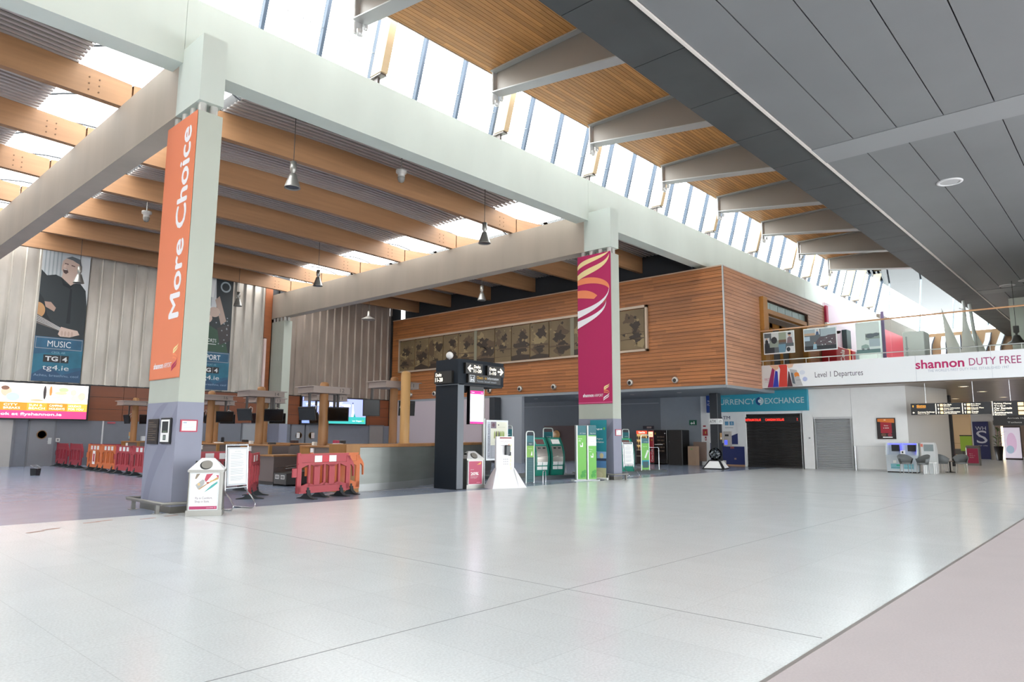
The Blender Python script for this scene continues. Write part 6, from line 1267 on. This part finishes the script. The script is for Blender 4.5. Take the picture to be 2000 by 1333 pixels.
# tall posters on the cladding
def poster(x0, z0, w, h, label, fn):
    r = thing('tall_poster', label, 'poster', (x0, 36.905, z0)); A = Art((0, 0, 0), PX, UP, w, h, mat('#c4c8c8', .6), .02); fn(A); A.build('sheet', r); return r
DK = mat('#2f3538', .6); DK2 = mat('#1f2629', .6); SKN = mat('#c9b1a3', .6); GRY = mat('#8f959a', .6); TB = mat('#2f5f7c', .55, 0, .35, (1.5, 1.5, 1.2)); TB2 = mat('#2b6f86', .55, 0, .3, (1.5, 1.5, 1.2)); TW = mat('#d9dcdc', .6); BXK = mat('#2c2b2c', .6)
def tgfoot(A, word, sub):
    A.rect(0, 0, 1, .335, TB); A.poly([(0, .05), (1, .12), (1, .25), (0, .2)], TB2); A.rect(.0, .0, 1, .05, mat('#3f4a6c')); A.poly([(0, .05), (.3, .12), (.6, .05), (1, .1), (1, 0), (0, 0)], mat('#30506e'))
    for u0, v0, u1, v1 in ((.02, .325, .98, .33), (.02, .245, .98, .25), (.02, .245, .03, .33), (.97, .245, .98, .33)): A.rect(u0, v0, u1, v1, GRY)
    A.txt(word, .26, .262, .74, .308, TW, .02); A.txt(sub, .36, .212, .64, .228, mat('#7fa3b5')); A.rect(.2, .145, .72, .2, BXK); A.rect(.545, .145, .555, .2, GRY); A.txt('TG', .24, .154, .5, .19, TW, .03); A.txt('4', .59, .154, .69, .19, TW, .03); A.txt('tg4.ie', .2, .075, .74, .125, TW, .0); A.txt('Achtu, breathnu, ceol', .04, .035, .95, .055, mat('#8fa8c0'))
def music(A):
    A.rect(0, .335, 1, 1, mat('#b9bfc1')); 
    for i in range(5): A.rect(.05+.08*i, .8, .08+.08*i, 1, mat('#9aa3a6'))
    A.rect(.8, .6, 1, 1, mat('#d2d6d7'))
    A.poly([(0, .335), (0, .84), (.12, .8), (.3, .815), (.42, .80), (.62, .75), (.8, .78), (.95, .72), (1, .6), (1, .335)], DK); A.poly([(0, .66), (.1, .62), (.2, .5), (.3, .45), (0, .45)], DK2); A.poly([(.6, .45), (.62, .72), (.66, .72), (.68, .45)], DK2); A.poly([(.42, .80), (.5, .76), (.62, .745), (.72, .78), (.62, .72), (.46, .74)], DK2)
    A.poly([(.42, .8), (.62, .745), (.78, .79), (.78, .86), (.45, .86)], SKN); A.disc(.60, .885, .2, .075, SKN, 24); A.poly([(.40, .86), (.42, .93), (.5, .96), (.48, .84)], SKN); A.poly([(.48, .955), (.6, .975), (.78, .96), (.83, .9), (.8, .86), (.77, .92), (.62, .945)], mat('#5f6468')); A.disc(.79, .865, .03, .022, mat('#b59c8f'))
    A.poly([(.43, .862), (.52, .872), (.55, .845), (.5, .83), (.45, .84)], mat('#54403e')); A.rect(.45, .862, .52, .868, mat('#e5ddd8')); A.poly([(.46, .908), (.54, .905), (.54, .912), (.46, .916)], mat('#5d4a45')); A.poly([(.60, .9), (.68, .895), (.68, .902), (.6, .908)], mat('#5d4a45')); A.poly([(.44, .9), (.5, .91), (.49, .88), (.44, .878)], mat('#d8c2b5'))
    A.disc(0, .53, .15, .06, mat('#b58a5e'), 14, -1.57, 1.57); A.poly([(.0, .50), (.55, .40), (.6, .375), (.0, .43)], mat('#6a655f'))
    for k in range(4): A.poly([(.0, .485-.012*k), (.55, .40-.006*k), (.55, .403-.006*k), (.0, .488-.012*k)], TW)
    A.poly([(.45, .36), (.5, .42), (.65, .41), (.85, .4), (.9, .37), (.7, .345), (.5, .345)], SKN)
    for k in range(4): A.disc(.53+.07*k, .37, .025, .02, mat('#b79d8e'), 10)
    A.poly([(.15, .56), (.33, .53), (.36, .56), (.25, .6), (.12, .6)], mat('#a68b7d')); tgfoot(A, 'MUSIC', 'CEOL AR')
def sport(A):
    A.rect(0, .335, 1, 1, DK); A.poly([(.0, 1), (0, .7), (.55, .72), (.5, 1)], mat('#c9cdcf')); A.poly([(.05, .82), (.45, .82), (.5, .98), (.0, .98)], mat('#e6e7e6')); A.rect(.08, .74, .4, .82, mat('#9aa1a4')); A.disc(.78, .93, .15, .05, mat('#9fa9ad')); A.disc(.78, .93, .11, .035, DK); A.poly([(.5, .8), (.62, .84), (.85, .62), (.7, .58)], mat('#a99488'))
    A.disc(.25, .63, .2, .05, SKN); A.disc(.5, .69, .16, .045, mat('#b9a498')); A.rect(.12, .655, .38, .69, DK2); A.disc(.25, .605, .07, .018, mat('#4a3634')); A.poly([(0, .335), (.0, .55), (.3, .58), (.8, .5), (.95, .335)], mat('#34503f')); A.poly([(.6, .55), (.95, .6), (1, .45), (.7, .4)], mat('#3f3b3c'))
    A.txt('TIE SPORTS', .1, .42, .6, .45, TW); A.rect(.1, .4, .6, .405, TW)
    for k in range(16): A.disc(.5+.45*random.random(), .38+.3*random.random(), .02, .006, GRY, 7)
    tgfoot(A, 'SPORT', 'SPORT AR')
poster(8.34, 3.8, 1.95, 6.1, 'tall poster of a singing man with a guitar reading MUSIC TG4', music)
poster(15.45, 3.82, 1.94, 6.1, 'tall poster of cheering sportsmen reading SPORT TG4, half hidden by the column', sport)
# small wall items on the back wall
b = MB(mat('#d7d5d3', .5)); b.box(9.56, 9.72, 36.96, 37.0, 1.08, 1.24); b.use(mat('#77787c')); b.box(9.6, 9.68, 36.95, 36.96, 1.12, 1.2); tag(b.build('wall_socket'), 'small white wall plate beside the door with the round porthole', 'wall plate')
b = MB(mat('#b5525c', .5)); b.box(11.65, 12.0, 36.98, 37.0, 1.94, 2.02); tag(b.build('wall_sign'), 'thin red sign under the timber band on the grey back wall', 'sign')
b = MB(mat('#d8dadc', .4)); b.box(13.2, 14.6, 36.8, 37.0, 1.12, 1.35); b.use(mat('#33302f')); b.box(13.2, 14.6, 36.79, 36.8, 1.02, 1.12); tag(b.build('display_unit'), 'pale flat unit with a dark lower edge behind the last desk', 'unit')
